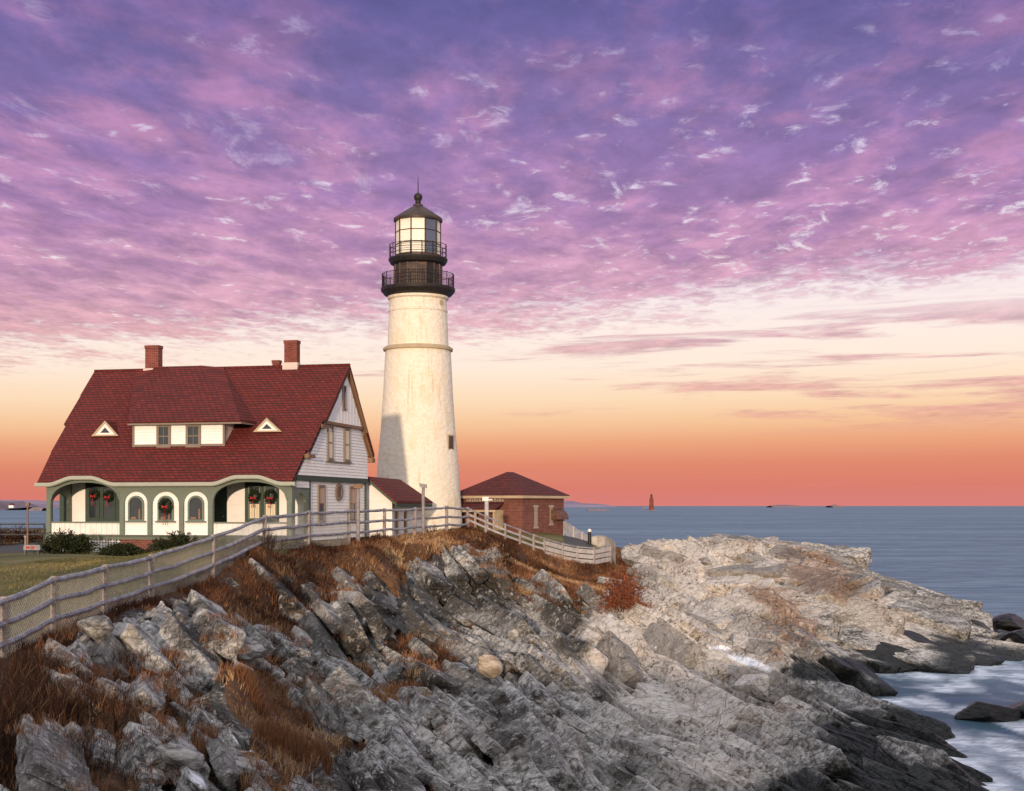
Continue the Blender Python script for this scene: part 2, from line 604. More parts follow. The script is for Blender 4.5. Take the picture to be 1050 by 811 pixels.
# the fence line separates mown yard from rock
FEN = [(-220, 27.6), (4, 29), (54, 33), (107, 37.5), (155, 41.5), (218, 46.5), (271, 52), (316, 57), (358, 62), (394, 67), (425, 71), (458, 76), (480, 80),
       (518, 82.5), (547, 85.5), (577, 88), (609, 90), (626, 92), (640, 118), (1400, 140)]
fy_ = np.interp(PX, [p for p, _ in FEN], [y for _, y in FEN]).astype(np.float32)
side = fy_ - Yg                                  # >0 : rock side
A = sst(side, 0.6, 5.0)
A = np.where(PX > 632, 1.0, A) * sst(Yg, 11, 16)
yard = sst(-side, 0.0, 1.5) * (PX < 628)

# ---- rock structure: warped strata ledges + broken blocks, strike swings on the outer ridge
wx = X + 1.6 * (fbm(X * 0.13, Yg * 0.13, 3, 3) - 0.5) * 2
wy = Yg + 1.6 * (fbm(X * 0.13 + 40, Yg * 0.13, 3, 5) - 0.5) * 2
ridge = sst(PX, 690, 800) * sst(Yg, 71, 79)


def field(ac, qc, sd_):
    """broad swells and bedding ledges, sampled once per block so every block keeps a flat top"""
    f = 0.75 * (fbm(ac / 8.0, qc / 4.5, 3, sd_) - 0.5) * 2
    for (per, amp, s_) in ((5.2, 0.75, 21), (2.1, 0.30, 22)):
        ph = qc / per + 1.1 * fbm(ac / (per * 4.0), qc / (per * 2.5), 2, s_)
        k = np.floor(ph)
        fr = ph - k
        am = 0.4 + 1.2 * _h(k, np.floor(ac / (per * 2.6) + 3 * _h(k, k, s_)), s_ + 50)
        f += amp * am * (fr - 0.5)
    return f


def blocks(ang, sgn):
    c, s = math.cos(ang), math.sin(ang)
    a = wx * c + wy * s
    q = (-wx * s + wy * c) * sgn
    h = np.zeros_like(X)
    crack = np.zeros_like(X)
    tone = np.zeros_like(X)
    brk = sst(fbm(X / 6.0 + 20, Yg / 6.0, 3, 57), 0.36, 0.60)          # shattered zones against whole slabs
    lv = ((5.2, 2.6, 0.40, 0.42, 0.30, 0.75, 1, 0.0), (2.0, 1.05, 0.20, 0.30, 0.15, 0.38, 2, 0.22), (0.85, 0.48, 0.085, 0.12, 0.085, 0.15, 3, -0.3), (0.36, 0.24, 0.025, 0.03, 0.05, 0.03, 4, 0.2))
    for (la, lq, amp, tilt, cw, cd, k, tw) in lv:
        a2, q2 = a + tw * q, q - tw * 0.5 * a
        f1, f2, r1, r2, r3, ox, oy = nvoro(a2 / la, q2 / lq, 100 + k * 7)
        wgt = 1.0 if k == 1 else (0.35 + 0.65 * brk if k == 2 else 0.2 + 0.8 * brk)
        if k == 1:
            h += field(a2 - ox * la, q2 - oy * lq, 61)
        h += wgt * (amp * (r1 - 0.5) * 2 * (0.8 if k == 1 else 1.0) + tilt * (oy * (0.45 + r2) * 1.5 + ox * (r3 - 0.5) * 1.6))
        gap = (f2 - f1) * lq
        e = 1 - sst(gap, cw * 0.25, cw)
        h -= wgt * cd * e * (0.3 + 1.1 * r3)
        crack = np.maximum(crack, wgt * e * (1.0, 0.9, 0.6, 0.3)[k - 1])
        tone += (0.5, 0.35, 0.25, 0.1)[k - 1] * (r2 - 0.5)
    return h, crack, tone


h1, c1, t1 = blocks(R(-62), -1.0)
h2, c2, t2 = blocks(R(-28), -1.0)
TONE = t1 * (1 - ridge) + t2 * ridge
QX = -0.88 * (1 - ridge) - 0.47 * ridge           # the way the broken bed edges lean
QY = -0.47 * (1 - ridge) - 0.88 * ridge
hr = h1 * (1 - ridge) + h2 * ridge
CRK = c1 * (1 - ridge) + c2 * ridge
big = (fbm(X / 5.5 + 3, Yg / 7.0, 4, 61) - 0.5) * 2
fineh = (fbm(X / 0.5, Yg / 0.5, 4, 71) - 0.5) * 2

# hummocks, crags and hollows read off the photograph: px, py, Y, half-width px, half-depth m, height m, flatness
CRAGS = [
    (735, 640, 74.5, 30, 3.0, -0.8, 0), (790, 662, 77, 28, 3.0, -1.0, 0), (835, 682, 75, 24, 2.5, -0.7, 0), (800, 625, 87, 50, 3.5, 1.1, 1), (865, 640, 85, 50, 3.5, 1.2, 1), (745, 600, 92, 40, 3.0, 0.8, 1),
    (168, 640, 36.5, 26, 1.8, 0.45, 1), (205, 625, 40, 22, 1.6, 0.3, 1), (130, 668, 33, 20, 1.2, 0.5, 1), (95, 668, 32, 30, 1.0, 0.35, 1),
    (250, 600, 47, 20, 2.0, 0.35, 1), (290, 590, 52, 30, 2.4, 0.9, 1), (345, 640, 47.5, 44, 3.0, 1.0, 1), (380, 600, 59, 40, 2.6, 1.0, 1),
    (455, 590, 65, 45, 2.4, 1.25, 1), (505, 600, 67, 24, 2.0, 0.7, 1), (440, 572, 69, 40, 2.0, 0.5, 1),
    (370, 790, 27.5, 72, 2.6, 0.75, 0), (240, 740, 30.5, 30, 3.0, 0.7, 0), (215, 690, 34.5, 26, 2.4, 0.6, 0), (460, 735, 39, 60, 3.0, 0.7, 0), (365, 715, 36, 50, 2.4, 0.5, 0),
    (545, 790, 36.5, 60, 3.4, 0.8, 0), (560, 700, 50, 50, 4, 0.8, 1), (620, 680, 56, 40, 3.5, 0.8, 1), (660, 640, 66, 50, 4, 0.7, 1),
    (730, 790, 41, 75, 3.6, 0.7, 1), (790, 735, 52, 40, 3.0, 0.9, 1), (700, 715, 51, 60, 4.0, 0.6, 1), (815, 690, 62, 36, 4.0, 0.5, 1),
    (690, 560, 99, 26, 3.0, 0.5, 1), (760, 556, 103, 46, 3.0, 0.6, 1), (835, 572, 102, 40, 2.6, 0.7, 1), (800, 612, 92, 55, 4.0, 0.9, 1),
    (780, 660, 79, 46, 3.0, 1.0, 1), (720, 640, 76, 30, 3.5, -0.5, 0), (860, 668, 79, 60, 3.0, 1.5, 1), (930, 640, 88, 60, 3.5, 1.3, 1), (985, 648, 91, 40, 3.0, 1.3, 1), (1035, 655, 93, 24, 2.0, 0.8, 1),
    (315, 725, 33, 34, 2.2, -0.6, 0), (560, 650, 58, 30, 3, -0.5, 0), (100, 760, 26.5, 60, 2.5, 0.3, 0), (645, 655, 61, 20, 5.0, -0.7, 0),
]
hc = np.zeros_like(X)
for (px, py, Y0, rp, ry, hh, flat) in CRAGS:
    x0, rx = (px - CX) * Y0 / F, rp * Y0 / F
    d = ((wx * 0.6 + X * 0.4 - x0) / rx) ** 2 + ((wy * 0.6 + Yg * 0.4 - Y0) / ry) ** 2
    d = np.sqrt(d) + 0.35 * (fbm(X / 0.9, Yg / 0.9, 3, 91) - 0.5) * 2
    hc += hh * (1 - sst(d, 0.62 if flat else 0.15, 0.98 if flat else 1.1))

slab = 1 - 0.42 * sst(PX, 610, 720)
fence_z = np.interp(PX, [p for p, _ in FEN[:-2]], [float(base_z(np.array([float(p)]), np.array([float(y)]))[0]) for p, y in FEN[:-2]])
fence_drop = (H - fence_z) / fy_                 # slope of the sight line to the foot of the fence
low = sst(Zb, 0.2, 2.6)
Ar = A * (0.45 + 0.55 * low) * slab
vegz = None
# ---- cover: what grows or lies where (blobs measured in the photograph's frame: px, py, rx, ry, tilt deg, value)
VEG = [(298, 765, 44, 44, 0, 1.7), (258, 712, 26, 34, 0, 1.6), (326, 712, 16, 14, 0, 1.5), (208, 762, 12, 24, 0, 1.4), (637, 603, 24, 24, 0, 1.7), (437, 670, 36, 20, 0, 1.4), (540, 580, 60, 24, 22, 1.3), (600, 598, 36, 14, 15, 1.3), (300, 572, 60, 13, -8, 1.3), (400, 560, 80, 9, -4, 1.4), (255, 615, 26, 22, 0, 1.2), (170, 708, 30, 26, 0, 1.2), (395, 716, 40, 9, -8, 1.2),
    
    (20, 740, 95, 75, 0, 1.0), (10, 680, 60, 35, 0, 1.0), (70, 800, 110, 40, 0, .55), (120, 740, 50, 40, 0, .65), (60, 650, 50, 14, -25, .9),
    (120, 622, 55, 14, -12, .9), (165, 705, 45, 40, 0, .85), (120, 700, 40, 40, 0, .6), (230, 660, 22, 40, 10, .8), (255, 610, 35, 32, 0, .75), (290, 640, 30, 40, 0, .55),
    (275, 720, 34, 48, 0, .95), (300, 760, 40, 40, 0, .95), (330, 770, 30, 14, 0, .9), (320, 705, 20, 20, 0, .5),
    (180, 770, 34, 30, 0, .5), (205, 740, 12, 40, 10, .6), (150, 790, 60, 24, 0, .4),
    (280, 570, 55, 16, -8, 1.0), (350, 562, 75, 14, -4, 1.0), (425, 556, 60, 14, -3, 1.0), (490, 552, 40, 16, 10, 1.0), (330, 600, 45, 24, 0, .7), (395, 578, 45, 14, 0, .8),
    (520, 575, 46, 24, 25, 1.0), (570, 595, 52, 22, 20, 1.0), (610, 600, 40, 18, 15, .9), (545, 612, 40, 18, 10, .55), (638, 600, 22, 24, 0, 1.0), (600, 625, 24, 10, 0, .5),
    (437, 672, 36, 22, 0, .95), (395, 715, 46, 12, -8, .9), (455, 655, 26, 14, 0, .5), (660, 622, 14, 10, 0, .6), (690, 600, 14, 10, 0, .3),
    (540, 660, 18, 14, 0, .3), (500, 640, 60, 12, 0, .3), (345, 655, 26, 20, 0, .35),
    (815, 570, 24, 5, 0, .25), (858, 578, 12, 6, 0, .3),
]
BARE = [(60, 760, 22, 9, 10, 1), (112, 748, 18, 9, 0, 1), (40, 800, 30, 9, 0, 1), (100, 705, 18, 8, 0, .9), (30, 715, 14, 7, 0, .8), (500, 575, 14, 8, 20, 1.0), (565, 610, 22, 8, 10, 1.0), (455, 600, 44, 30, 0, 1.0), (165, 650, 26, 34, 0, .9), (90, 672, 34, 12, 0, .9), (340, 640, 46, 26, 0, .8), (380, 790, 70, 24, 0, 1), (235, 745, 22, 40, 15, .8), (200, 620, 14, 26, 0, .8), (460, 566, 34, 6, 0, .7),
        (190, 700, 10, 40, 20, .5), (160, 765, 22, 10, 15, .8), (190, 800, 26, 18, 30, .8), (475, 583, 20, 14, 0, .9), (280, 585, 22, 12, 0, .8), (370, 612, 26, 14, 0, .8)]
ICE = [(768, 678, 26, 5, 18, 1.0), (740, 664, 16, 3, 0, .8), (200, 798, 14, 6, 35, 1.0), (246, 760, 20, 5, 40, .8), (232, 742, 14, 4, 35, .7), (150, 762, 18, 5, 10, .35), (20, 800, 10, 5, 0, .3), (190, 790, 12, 5, 20, .5)]
RUST = [(835, 585, 42, 26, 15, 1.0), (790, 610, 40, 20, 25, .8), (860, 600, 40, 22, 20, .8), (700, 575, 30, 14, 0, .4), (810, 640, 60, 30, 30, .65), (730, 650, 40, 12, 20, .3), (760, 555, 60, 8, 0, .3),
        (800, 660, 50, 34, 20, .5), (900, 620, 60, 20, 25, .4), (640, 650, 40, 30, 0, .2), (800, 725, 30, 30, 0, .35), (770, 680, 70, 20, 20, .3)]
PALE = [(700, 690, 130, 80, 20, 1.0), (760, 590, 130, 50, 10, .8), (690, 570, 50, 30, 0, .9), (900, 630, 90, 30, 20, .6), (600, 760, 100, 60, 0, .35), (470, 740, 120, 60, 0, .25), (330, 690, 60, 50, 0, .2), (730, 790, 90, 30, 0, .6)]
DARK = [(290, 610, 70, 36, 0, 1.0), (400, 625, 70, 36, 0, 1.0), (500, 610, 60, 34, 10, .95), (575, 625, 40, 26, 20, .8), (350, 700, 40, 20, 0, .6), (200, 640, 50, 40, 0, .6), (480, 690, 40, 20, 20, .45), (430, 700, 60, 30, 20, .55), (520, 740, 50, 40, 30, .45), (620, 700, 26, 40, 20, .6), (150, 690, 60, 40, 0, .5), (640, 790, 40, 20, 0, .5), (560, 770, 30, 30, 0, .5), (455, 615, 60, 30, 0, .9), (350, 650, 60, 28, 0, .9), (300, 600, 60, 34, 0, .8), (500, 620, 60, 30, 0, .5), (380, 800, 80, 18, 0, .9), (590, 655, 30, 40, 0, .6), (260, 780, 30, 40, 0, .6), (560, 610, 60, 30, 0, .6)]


def blobs(L, PXa, PYa):
    o = np.zeros_like(PXa)
    for (cx, cy, rx, ry, ang, val) in L:
        c, s = math.cos(R(ang)), math.sin(R(ang))
        dxx, dyy = PXa - cx, PYa - cy
        e = ((dxx * c + dyy * s) / rx) ** 2 + ((-dxx * s + dyy * c) / ry) ** 2
        o = np.maximum(o, val * np.exp(-1.1 * e))
    return o


hr_all = (0.55 * hr + 0.20 * big + 0.035 * fineh)
Z0 = Zb + A * hc * low + Ar * 0.5 * hr_all
PY0 = HZ + (H - Z0) * F / Yg
vn = 0.6 * fbm(X / 1.5, Yg / 1.5, 4, 131) + 0.4 * fbm(X / 0.6, Yg / 0.6, 3, 133)
veg = blobs(VEG, PX, PY0) - 0.8 * blobs(BARE, PX, PY0)
veg = sst(veg - 0.55 * (PX < 240) * (PY0 > 655) * sst(fbm(X / 1.1 + 5, Yg / 1.1, 3, 137), .46, .58) + 0.40 * (1 - sst(side, 6, 18)) * sst(PX, 225, 260) * (PX < 640) + (vn - 0.5) * 1.9 - 0.10 * np.clip(hr, -1, 1), 0.28, 0.45) * A
strip = sst(side, -2.0, -0.3) * (1 - sst(side, 2.0, 5.0)) * (PX < 640)
veg = np.maximum(veg, strip * sst(vn + 0.25 * sst(PX, 200, 420) + 0.3 * (1 - sst(side, 0.5, 1.4)), 0.40, 0.54))
veg *= (Zb > 1.5) * (1 - sst(PX, 662, 684))
# soil and turf smother the broken rock where plants grow
Z = Zb + A * hc * low + Ar * hr_all * (1 - 0.68 * veg) + 0.12 * veg * (fbm(X / 0.7, Yg / 0.7, 3, 151) - 0.5)
cap_ = H - (fence_drop + (0.003 + 0.010 * (fbm(X / 2.0, Yg / 2.0, 3, 166) - 0.35)) * sst(side, 0.8, 3)) * Yg
Z = np.where((PX < 630) & (side > 0.3), np.where(Z > cap_, cap_ + 0.12 * (Z - cap_), Z), Z)
Z = Z - 0.42 * A * (1 - veg) * sst(Zb, -.2, 1.0)              # hollow ground between the blocks
Z = np.where(PX < 640, Z + yard * 0.05 * (fbm(X / 1.2, Yg / 1.2, 3, 161) - 0.5), Z).astype(np.float32)
PYg = HZ + (H - Z) * F / Yg
ice = sst(blobs(ICE, PX, PYg) + 0.5 * (fbm(X / 0.5, Yg / 0.35, 3, 171) - 0.5), 0.45, 0.6) * A
rust = blobs(RUST, PX, PYg)
pale = np.clip(0.35 * blobs(PALE, PX, PYg) + 0.65 * blobs(PALE, PX, PYg) * sst(fbm(X / 2.2, Yg / 2.2, 3, 181), 0.3, 0.6), 0, 1)
dark = np.maximum(blobs(DARK, PX, PYg), 0.95 * (1 - veg) * (1 - sst(PX, 640, 690) * sst(Yg, 84, 94)))          # floor of the gaps coloured near-black to deepen the shade between blocks
wet = 1 - sst(Z + 0.5 * (fbm(X / 1.5, Yg / 1.5, 3, 191) - 0.5), 0.75, 1.35)
wet = np.maximum(wet, (1 - sst(Z, 1.2, 1.7)) * sst(PX, 815, 860))
pave = np.zeros_like(X)
pave = np.maximum(pave, ((PX > 578) & (PX < 608) & (side < -2.5) & (Yg < 98)).astype(np.float32))
pave = np.maximum(pave, ((PX < 46) & (Yg > 72) & (Yg < 92) & (PX > -400)).astype(np.float32) * sst(46 - PX, 0, 6))
lawn = yard * (1 - pave)
tuss = fbm(X / 3.0 + 9, Yg / 3.0, 4, 201)
crk = CRK * A
tone = TONE * A


def ground(x, y):
    """height of the built terrain"""
    t, ly = x / y, (math.log(y) - math.log(12.5)) / (math.log(131.0) - math.log(12.5)) * (NR - 1)
    i = min(max(int(np.searchsorted(t_ax, t)) - 1, 0), len(t_ax) - 2)
    j = min(max(int(ly), 0), NR - 2)
    a = min(max((t - t_ax[i]) / (t_ax[i + 1] - t_ax[i]), 0), 1)
    b = min(max(ly - j, 0), 1)
    return float((Z[j, i] * (1 - a) + Z[j, i + 1] * a) * (1 - b) + (Z[j + 1, i] * (1 - a) + Z[j + 1, i + 1] * a) * b)


def gpt(px, Y):
    x = (px - CX) * Y / F
    return Vector((x, Y, ground(x, Y)))


# ---- terrain material
m, g, b = material('terrain')
co = g.coord()
bed = g.mapping(co, rot=(R(20), 0, R(62)), scale=(0.42, 1.0, 1.3))
n_big = g.noise(co, 0.28, 6, 0.6)
n_mid = g.noise(bed, 1.6, 9, 0.74, 0.15)
n_fine = g.noise(co, 6.5, 8, 0.74, 0.1)
n_spk = g.noise(co, 11.0, 6, 0.72)
stone = g.ramp(g.m('ADD', g.m('MULTIPLY', n_mid, 0.55), g.m('MULTIPLY', n_fine, 0.45)), [
    (0.38, lin(.02, .019, .018)), (0.45, lin(.11, .105, .10)), (0.515, lin(.34, .33, .315)), (0.59, lin(.62, .605, .585))])
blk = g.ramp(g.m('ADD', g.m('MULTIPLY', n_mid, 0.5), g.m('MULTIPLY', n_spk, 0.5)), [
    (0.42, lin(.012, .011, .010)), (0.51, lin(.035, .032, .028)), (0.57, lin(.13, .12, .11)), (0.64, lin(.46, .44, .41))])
tan = g.ramp(g.m('ADD', g.m('MULTIPLY', n_mid, 0.5), g.m('MULTIPLY', n_fine, 0.5)), [
    (0.35, lin(.07, .06, .05)), (0.42, lin(.36, .31, .265)), (0.51, lin(.58, .53, .48)), (0.63, lin(.70, .665, .63))])
ru = g.ramp(g.m('ADD', g.m('MULTIPLY', n_mid, 0.5), g.m('MULTIPLY', n_spk, 0.5)), [
    (0.34, lin(.05, .03, .02)), (0.5, lin(.20, .105, .06)), (0.66, lin(.36, .23, .15))])
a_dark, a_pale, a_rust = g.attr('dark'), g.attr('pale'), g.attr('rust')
rock = g.mix(g.ss(g.m('ADD', a_pale, g.m('MULTIPLY', g.m('SUBTRACT', n_big, 0.5), 1.0)), 0.15, 0.6), stone, tan)
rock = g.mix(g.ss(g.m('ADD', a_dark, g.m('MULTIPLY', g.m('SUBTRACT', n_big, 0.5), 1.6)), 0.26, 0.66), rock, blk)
rock = g.mix(g.m('MULTIPLY', g.ss(g.m('ADD', a_rust, g.m('ADD', g.m('MULTIPLY', g.m('SUBTRACT', n_mid, 0.5), 1.8), g.m('MULTIPLY', g.m('SUBTRACT', n_big, 0.5), 1.2))), 0.3, 0.65), 0.8), rock, ru)
vor, _ = g.voro(g.mapping(co, rot=(R(15), 0, R(62)), scale=(0.35, 1.0, 1.0)), 2.6, 'DISTANCE_TO_EDGE')
vor2, _ = g.voro(g.mapping(co, rot=(R(-20), R(10), R(50)), scale=(0.5, 1.0, 0.8)), 1.15, 'DISTANCE_TO_EDGE')
joint = g.m('ADD', g.m('MULTIPLY', g.ss(vor, 0.0, 0.03), .5), g.ss(vor2, 0.0, 0.018))
a_tone = g.attr('tone')
rock = g.mix(g.ss(a_tone, 0.02, -0.34, 0, .62), rock, g.mix(n_spk, lin(.05, .047, .042), lin(.16, .145, .13)))
rock = g.mix(g.ss(a_tone, 0.05, 0.36, 0, .5), rock, g.mix(n_spk, lin(.40, .375, .345), lin(.62, .59, .55)))
lich = g.noise(co, 4.2, 9, 0.78, 0.4)
spot = g.m('MULTIPLY', g.ss(lich, .535, .575), g.ss(n_big, .40, .56))
rock = g.mix(g.m('MULTIPLY', spot, .82), rock, g.mix(n_spk, lin(.02, .02, .018), lin(.07, .066, .06)))
lich2 = g.noise(co, 2.7, 8, 0.75, 0.2)
rock = g.mix(g.m('MULTIPLY', g.ss(lich2, .56, .62), .5), rock, lin(.62, .60, .57))
soil = g.ramp(g.m('ADD', g.m('MULTIPLY', n_spk, 0.5), g.m('MULTIPLY', n_big, 0.5)), [(0.35, lin(.03, .018, .010)), (0.52, lin(.085, .042, .02)), (0.66, lin(.16, .09, .045))])
grass = g.ramp(g.m('ADD', g.m('MULTIPLY', n_spk, 0.45), g.m('MULTIPLY', n_big, 0.55)), [(0.38, lin(.055, .06, .018)), (0.5, lin(.12, .11, .035)), (0.62, lin(.22, .17, .075))])
wetr = g.ramp(n_fine, [(0.35, lin(.006, .007, .007)), (0.55, lin(.020, .022, .020)), (0.72, lin(.06, .06, .05))])
a_wet, a_veg, a_lawn, a_ice, a_pave = g.attr('wet'), g.attr('veg'), g.attr('lawn'), g.attr('ice'), g.attr('pave')
c = g.mix(a_wet, rock, wetr)
c = g.mix(g.ss(g.m('ADD', a_veg, g.m('MULTIPLY', g.m('SUBTRACT', n_spk, 0.5), 0.8)), 0.35, 0.6), c, soil)
c = g.mix(a_lawn, c, grass)
c = g.mix(a_pave, c, g.mix(n_mid, lin(.05, .05, .055), lin(.11, .105, .10)))
c = g.mix(a_ice, c, lin(.80, .83, .88))
g.put(b.inputs['Base Color'], c)
g.put(b.inputs['Roughness'], g.m('SUBTRACT', 0.85, g.m('MULTIPLY', a_wet, 0.45)))
hgt = g.m('ADD', g.m('MULTIPLY', n_mid, 0.6), g.m('ADD', g.m('MULTIPLY', n_fine, 0.35), g.m('MULTIPLY', joint, 0.5)))
g.put(b.inputs['Normal'], g.bump(hgt, 1.0, 0.085))
M_TERR = m

pad = np.pad(Z, 1, mode='edge')
soft = (pad[:-2, 1:-1] + 2 * Z + pad[2:, 1:-1]) / 4
pad = np.pad(soft, ((0, 0), (1, 1)), mode='edge')
Z = np.where(A > 0.05, (pad[:, :-2] + 2 * soft + pad[:, 2:]) / 4, Z).astype(np.float32)
lean = (Ar * (1 - 0.68 * veg) * 0.22 * np.clip(hr, -1.2, 1.2)).astype(np.float32)
XX, YY = X + lean * QX, Yg + lean * QY
nr, ncol = X.shape
idx = np.arange(nr * ncol, dtype=np.int32).reshape(nr, ncol)
quads = np.stack([idx[:-1, :-1], idx[:-1, 1:], idx[1:, 1:], idx[1:, :-1]], -1).reshape(-1, 4)
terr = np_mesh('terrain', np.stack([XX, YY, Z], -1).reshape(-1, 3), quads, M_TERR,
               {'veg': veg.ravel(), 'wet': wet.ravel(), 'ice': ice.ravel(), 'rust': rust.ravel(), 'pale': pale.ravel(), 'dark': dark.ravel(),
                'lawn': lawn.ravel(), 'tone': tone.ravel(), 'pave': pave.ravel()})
structure(terr)

# ---- the hill the viewer stands on, west of the gully: it shades the near cliff from the low sun
hx = np.linspace(-120, 90, 140)
hy = np.linspace(-190, 11.5, 110)
HX, HY = np.meshgrid(hx, hy)
crest = 15.4 - 5.6 * sst(HX, -34, -13) - 3.0 * sst(HX, -4, 30)
hz = 7.25 + (crest - 7.25) * sst(-HY, 30, 85) + 0.35 * (fbm(HX / 6, HY / 6, 4, 301) - 0.5) * 2 * sst(-HY, 2, 20)
hz = hz + 1.3 * (fbm(HX / 7, HY / 60, 3, 305) - 0.5) * 2 * sst(-HY, 50, 80)
hz = hz - 9.0 * sst(HY, 2.5, 10.5) - 10 * sst(np.abs(HX), 60, 118)
ii = np.arange(hx.size * hy.size, dtype=np.int32).reshape(hy.size, hx.size)
hq = np.stack([ii[:-1, :-1], ii[:-1, 1:], ii[1:, 1:], ii[1:, :-1]], -1).reshape(-1, 4)
M_HILL = simple('hill_turf', lin(.09, .075, .03), 0.9, 0.5, 0.6, bump=0.4, bscale=6)
structure(np_mesh('hill', np.stack([HX, HY, hz], -1).reshape(-1, 3), hq, M_HILL, smooth=True))

# ------------------------------------------------------------------ sea
st_ax = np.concatenate([-np.geomspace(3.0, 0.55, 40), np.linspace(-0.5, 0.5, 260), np.geomspace(0.55, 3.0, 40)])
sy_ax = np.concatenate([np.linspace(3, 30, 20)[:-1], np.linspace(30, 105, 300)[:-1], np.geomspace(105, 40000, 140)])
ST, SY = np.meshgrid(st_ax, sy_ax)
SX = ST * SY
spx = CX + ST * F
# distance-to-rock proxy: height of the ground under the water
sb = base_z(spx, np.clip(SY, 12.6, 131))
near = (SY < 128)
shoal = np.where(near, np.exp(-np.clip(-sb, 0, 9) * 0.9), 0)
shoal = np.where(sb > 0, 1.0, shoal)
fo = fbm(SX / 2.6 + 2.2 * fbm(SX / 4, SY / 9, 3, 402), SY / 5.5 + 1.6 * fbm(SX / 3, SY / 7, 3, 403), 5, 401)
lane = fbm(SX / 6.0 + 0.06 * SY, SY / 11.0, 4, 405)
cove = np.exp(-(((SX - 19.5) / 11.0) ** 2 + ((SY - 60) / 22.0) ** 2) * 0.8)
foam = sst(cove, 0.12, 0.55) * sst(0.68 * fo + 0.32 * lane + 0.13 * shoal * near, 0.475, 0.65)
far_l = np.exp(-(((SX - 33) / 12) ** 2 + ((SY - 104) / 12) ** 2)) * sst(fo, 0.5, 0.72) * 0.5
fo2 = fbm(SX / 0.9 + 1.2 * fbm(SX / 1.6, SY / 3.0, 2, 431), SY / 2.0, 4, 433)
lace = np.exp(-((sb + 0.12) / 0.30) ** 2) * near * sst(spx, 800, 850)
foam = np.maximum(foam * (0.45 + 0.55 * sst(fo2, .36, .60)), 0.95 * lace * sst(fo2, .40, .58))
foam = np.maximum(foam, far_l * 0.6)
sz = np.zeros_like(SX) + near * 0.10 * (fbm(SX / 2.5, SY / 2.0, 3, 411) - 0.5)
ii = np.arange(st_ax.size * sy_ax.size, dtype=np.int32).reshape(sy_ax.size, st_ax.size)
sq = np.stack([ii[:-1, :-1], ii[:-1, 1:], ii[1:, 1:], ii[1:, :-1]], -1).reshape(-1, 4)
m, g, b = material('sea')
co = g.coord()
w1 = g.noise(g.mapping(co, scale=(0.35, 1, 1)), 0.5, 6, 0.6, 0.4)
w2 = g.noise(g.mapping(co, rot=(0, 0, 0.3), scale=(0.4, 1, 1)), 0.06, 5, 0.6, 0.6)
w3 = g.noise(g.mapping(co, rot=(0, 0, -0.1), scale=(0.18, 1, 1)), 0.012, 5, 0.6)
swell = g.m('ADD', g.m('MULTIPLY', w2, 0.5), g.m('MULTIPLY', w3, 0.5))
deep = g.mix(g.ss(g.m('ADD', g.m('MULTIPLY', swell, .6), g.m('MULTIPLY', w1, .4)), 0.44, 0.57), lin(.068, .142, .205), lin(.150, .252, .325))  # ripple reflections mixed into the water colour as light and dark
af = g.attr('foam')
ff = g.noise(g.mapping(co, scale=(0.5, 1, 1)), 1.3, 7, 0.65, 1.0)
foam_f = g.m('MULTIPLY', af, g.ss(ff, 0.30, 0.62, 0.35, 1.0), None, True)
cove_c = g.attr('cove')
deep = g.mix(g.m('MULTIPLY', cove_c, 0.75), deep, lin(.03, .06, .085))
nb = g.bump(g.m('ADD', g.m('MULTIPLY', w1, 0.35), g.m('MULTIPLY', w2, 1.0)), 0.8, 0.9)
dif = g.new('ShaderNodeBsdfDiffuse')
g.put(dif.inputs[0], g.mix(foam_f, deep, lin(.84, .88, .93)))
g.put(dif.inputs['Normal'], nb)
glo = g.new('ShaderNodeBsdfGlossy')
g.put(glo.inputs[0], lin(.85, .9, 1.0))
glo.inputs['Roughness'].default_value = 0.22
g.put(glo.inputs['Normal'], nb)
mx = g.new('ShaderNodeMixShader')
g.put(mx.inputs[0], g.m('SUBTRACT', 0.17, g.m('MULTIPLY', foam_f, 0.15)))
g.l.new(dif.outputs[0], mx.inputs[1])
g.l.new(glo.outputs[0], mx.inputs[2])
g.l.new(mx.outputs[0], m.node_tree.nodes['Material Output'].inputs[0])
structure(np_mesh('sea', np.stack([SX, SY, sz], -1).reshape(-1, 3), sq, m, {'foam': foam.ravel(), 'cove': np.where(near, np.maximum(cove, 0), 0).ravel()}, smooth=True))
# ------------------------------------------------------------------ cliff: bedded, jointed blocks broken out of the headland
def vnoise3(p, seed=0):
    i = np.floor(p)
    f = (p - i).astype(np.float32)
    f = f * f * (3 - 2 * f)
    out = 0.0
    for a in (0, 1):
        for b_ in (0, 1):
            for c_ in (0, 1):
                w = (f[:, 0] if a else 1 - f[:, 0]) * (f[:, 1] if b_ else 1 - f[:, 1]) * (f[:, 2] if c_ else 1 - f[:, 2])
                out = out + w * _h(i[:, 0] + a + 131 * (i[:, 2] + c_), i[:, 1] + b_, seed)
    return out


def cube_template(mdiv):
    lut, V, Fq = {}, [], []
    t = np.linspace(-1, 1, mdiv + 1)

    def vid(p):
        k = tuple(round(float(x), 5) for x in p)
        if k not in lut:
            lut[k] = len(V)
            V.append(k)
        return lut[k]
    for ax in range(3):
        for sgn in (-1, 1):
            for i in range(mdiv):
                for j in range(mdiv):
                    q = []
                    for (u, v) in ((i, j), (i + 1, j), (i + 1, j + 1), (i, j + 1)):
                        p = [0, 0, 0]
                        p[ax], p[(ax + 1) % 3], p[(ax + 2) % 3] = sgn, t[u], t[v]
                        q.append(vid(p))
                    Fq.append(q if sgn > 0 else q[::-1])
    return np.array(V, np.float32), np.array(Fq, np.int32)


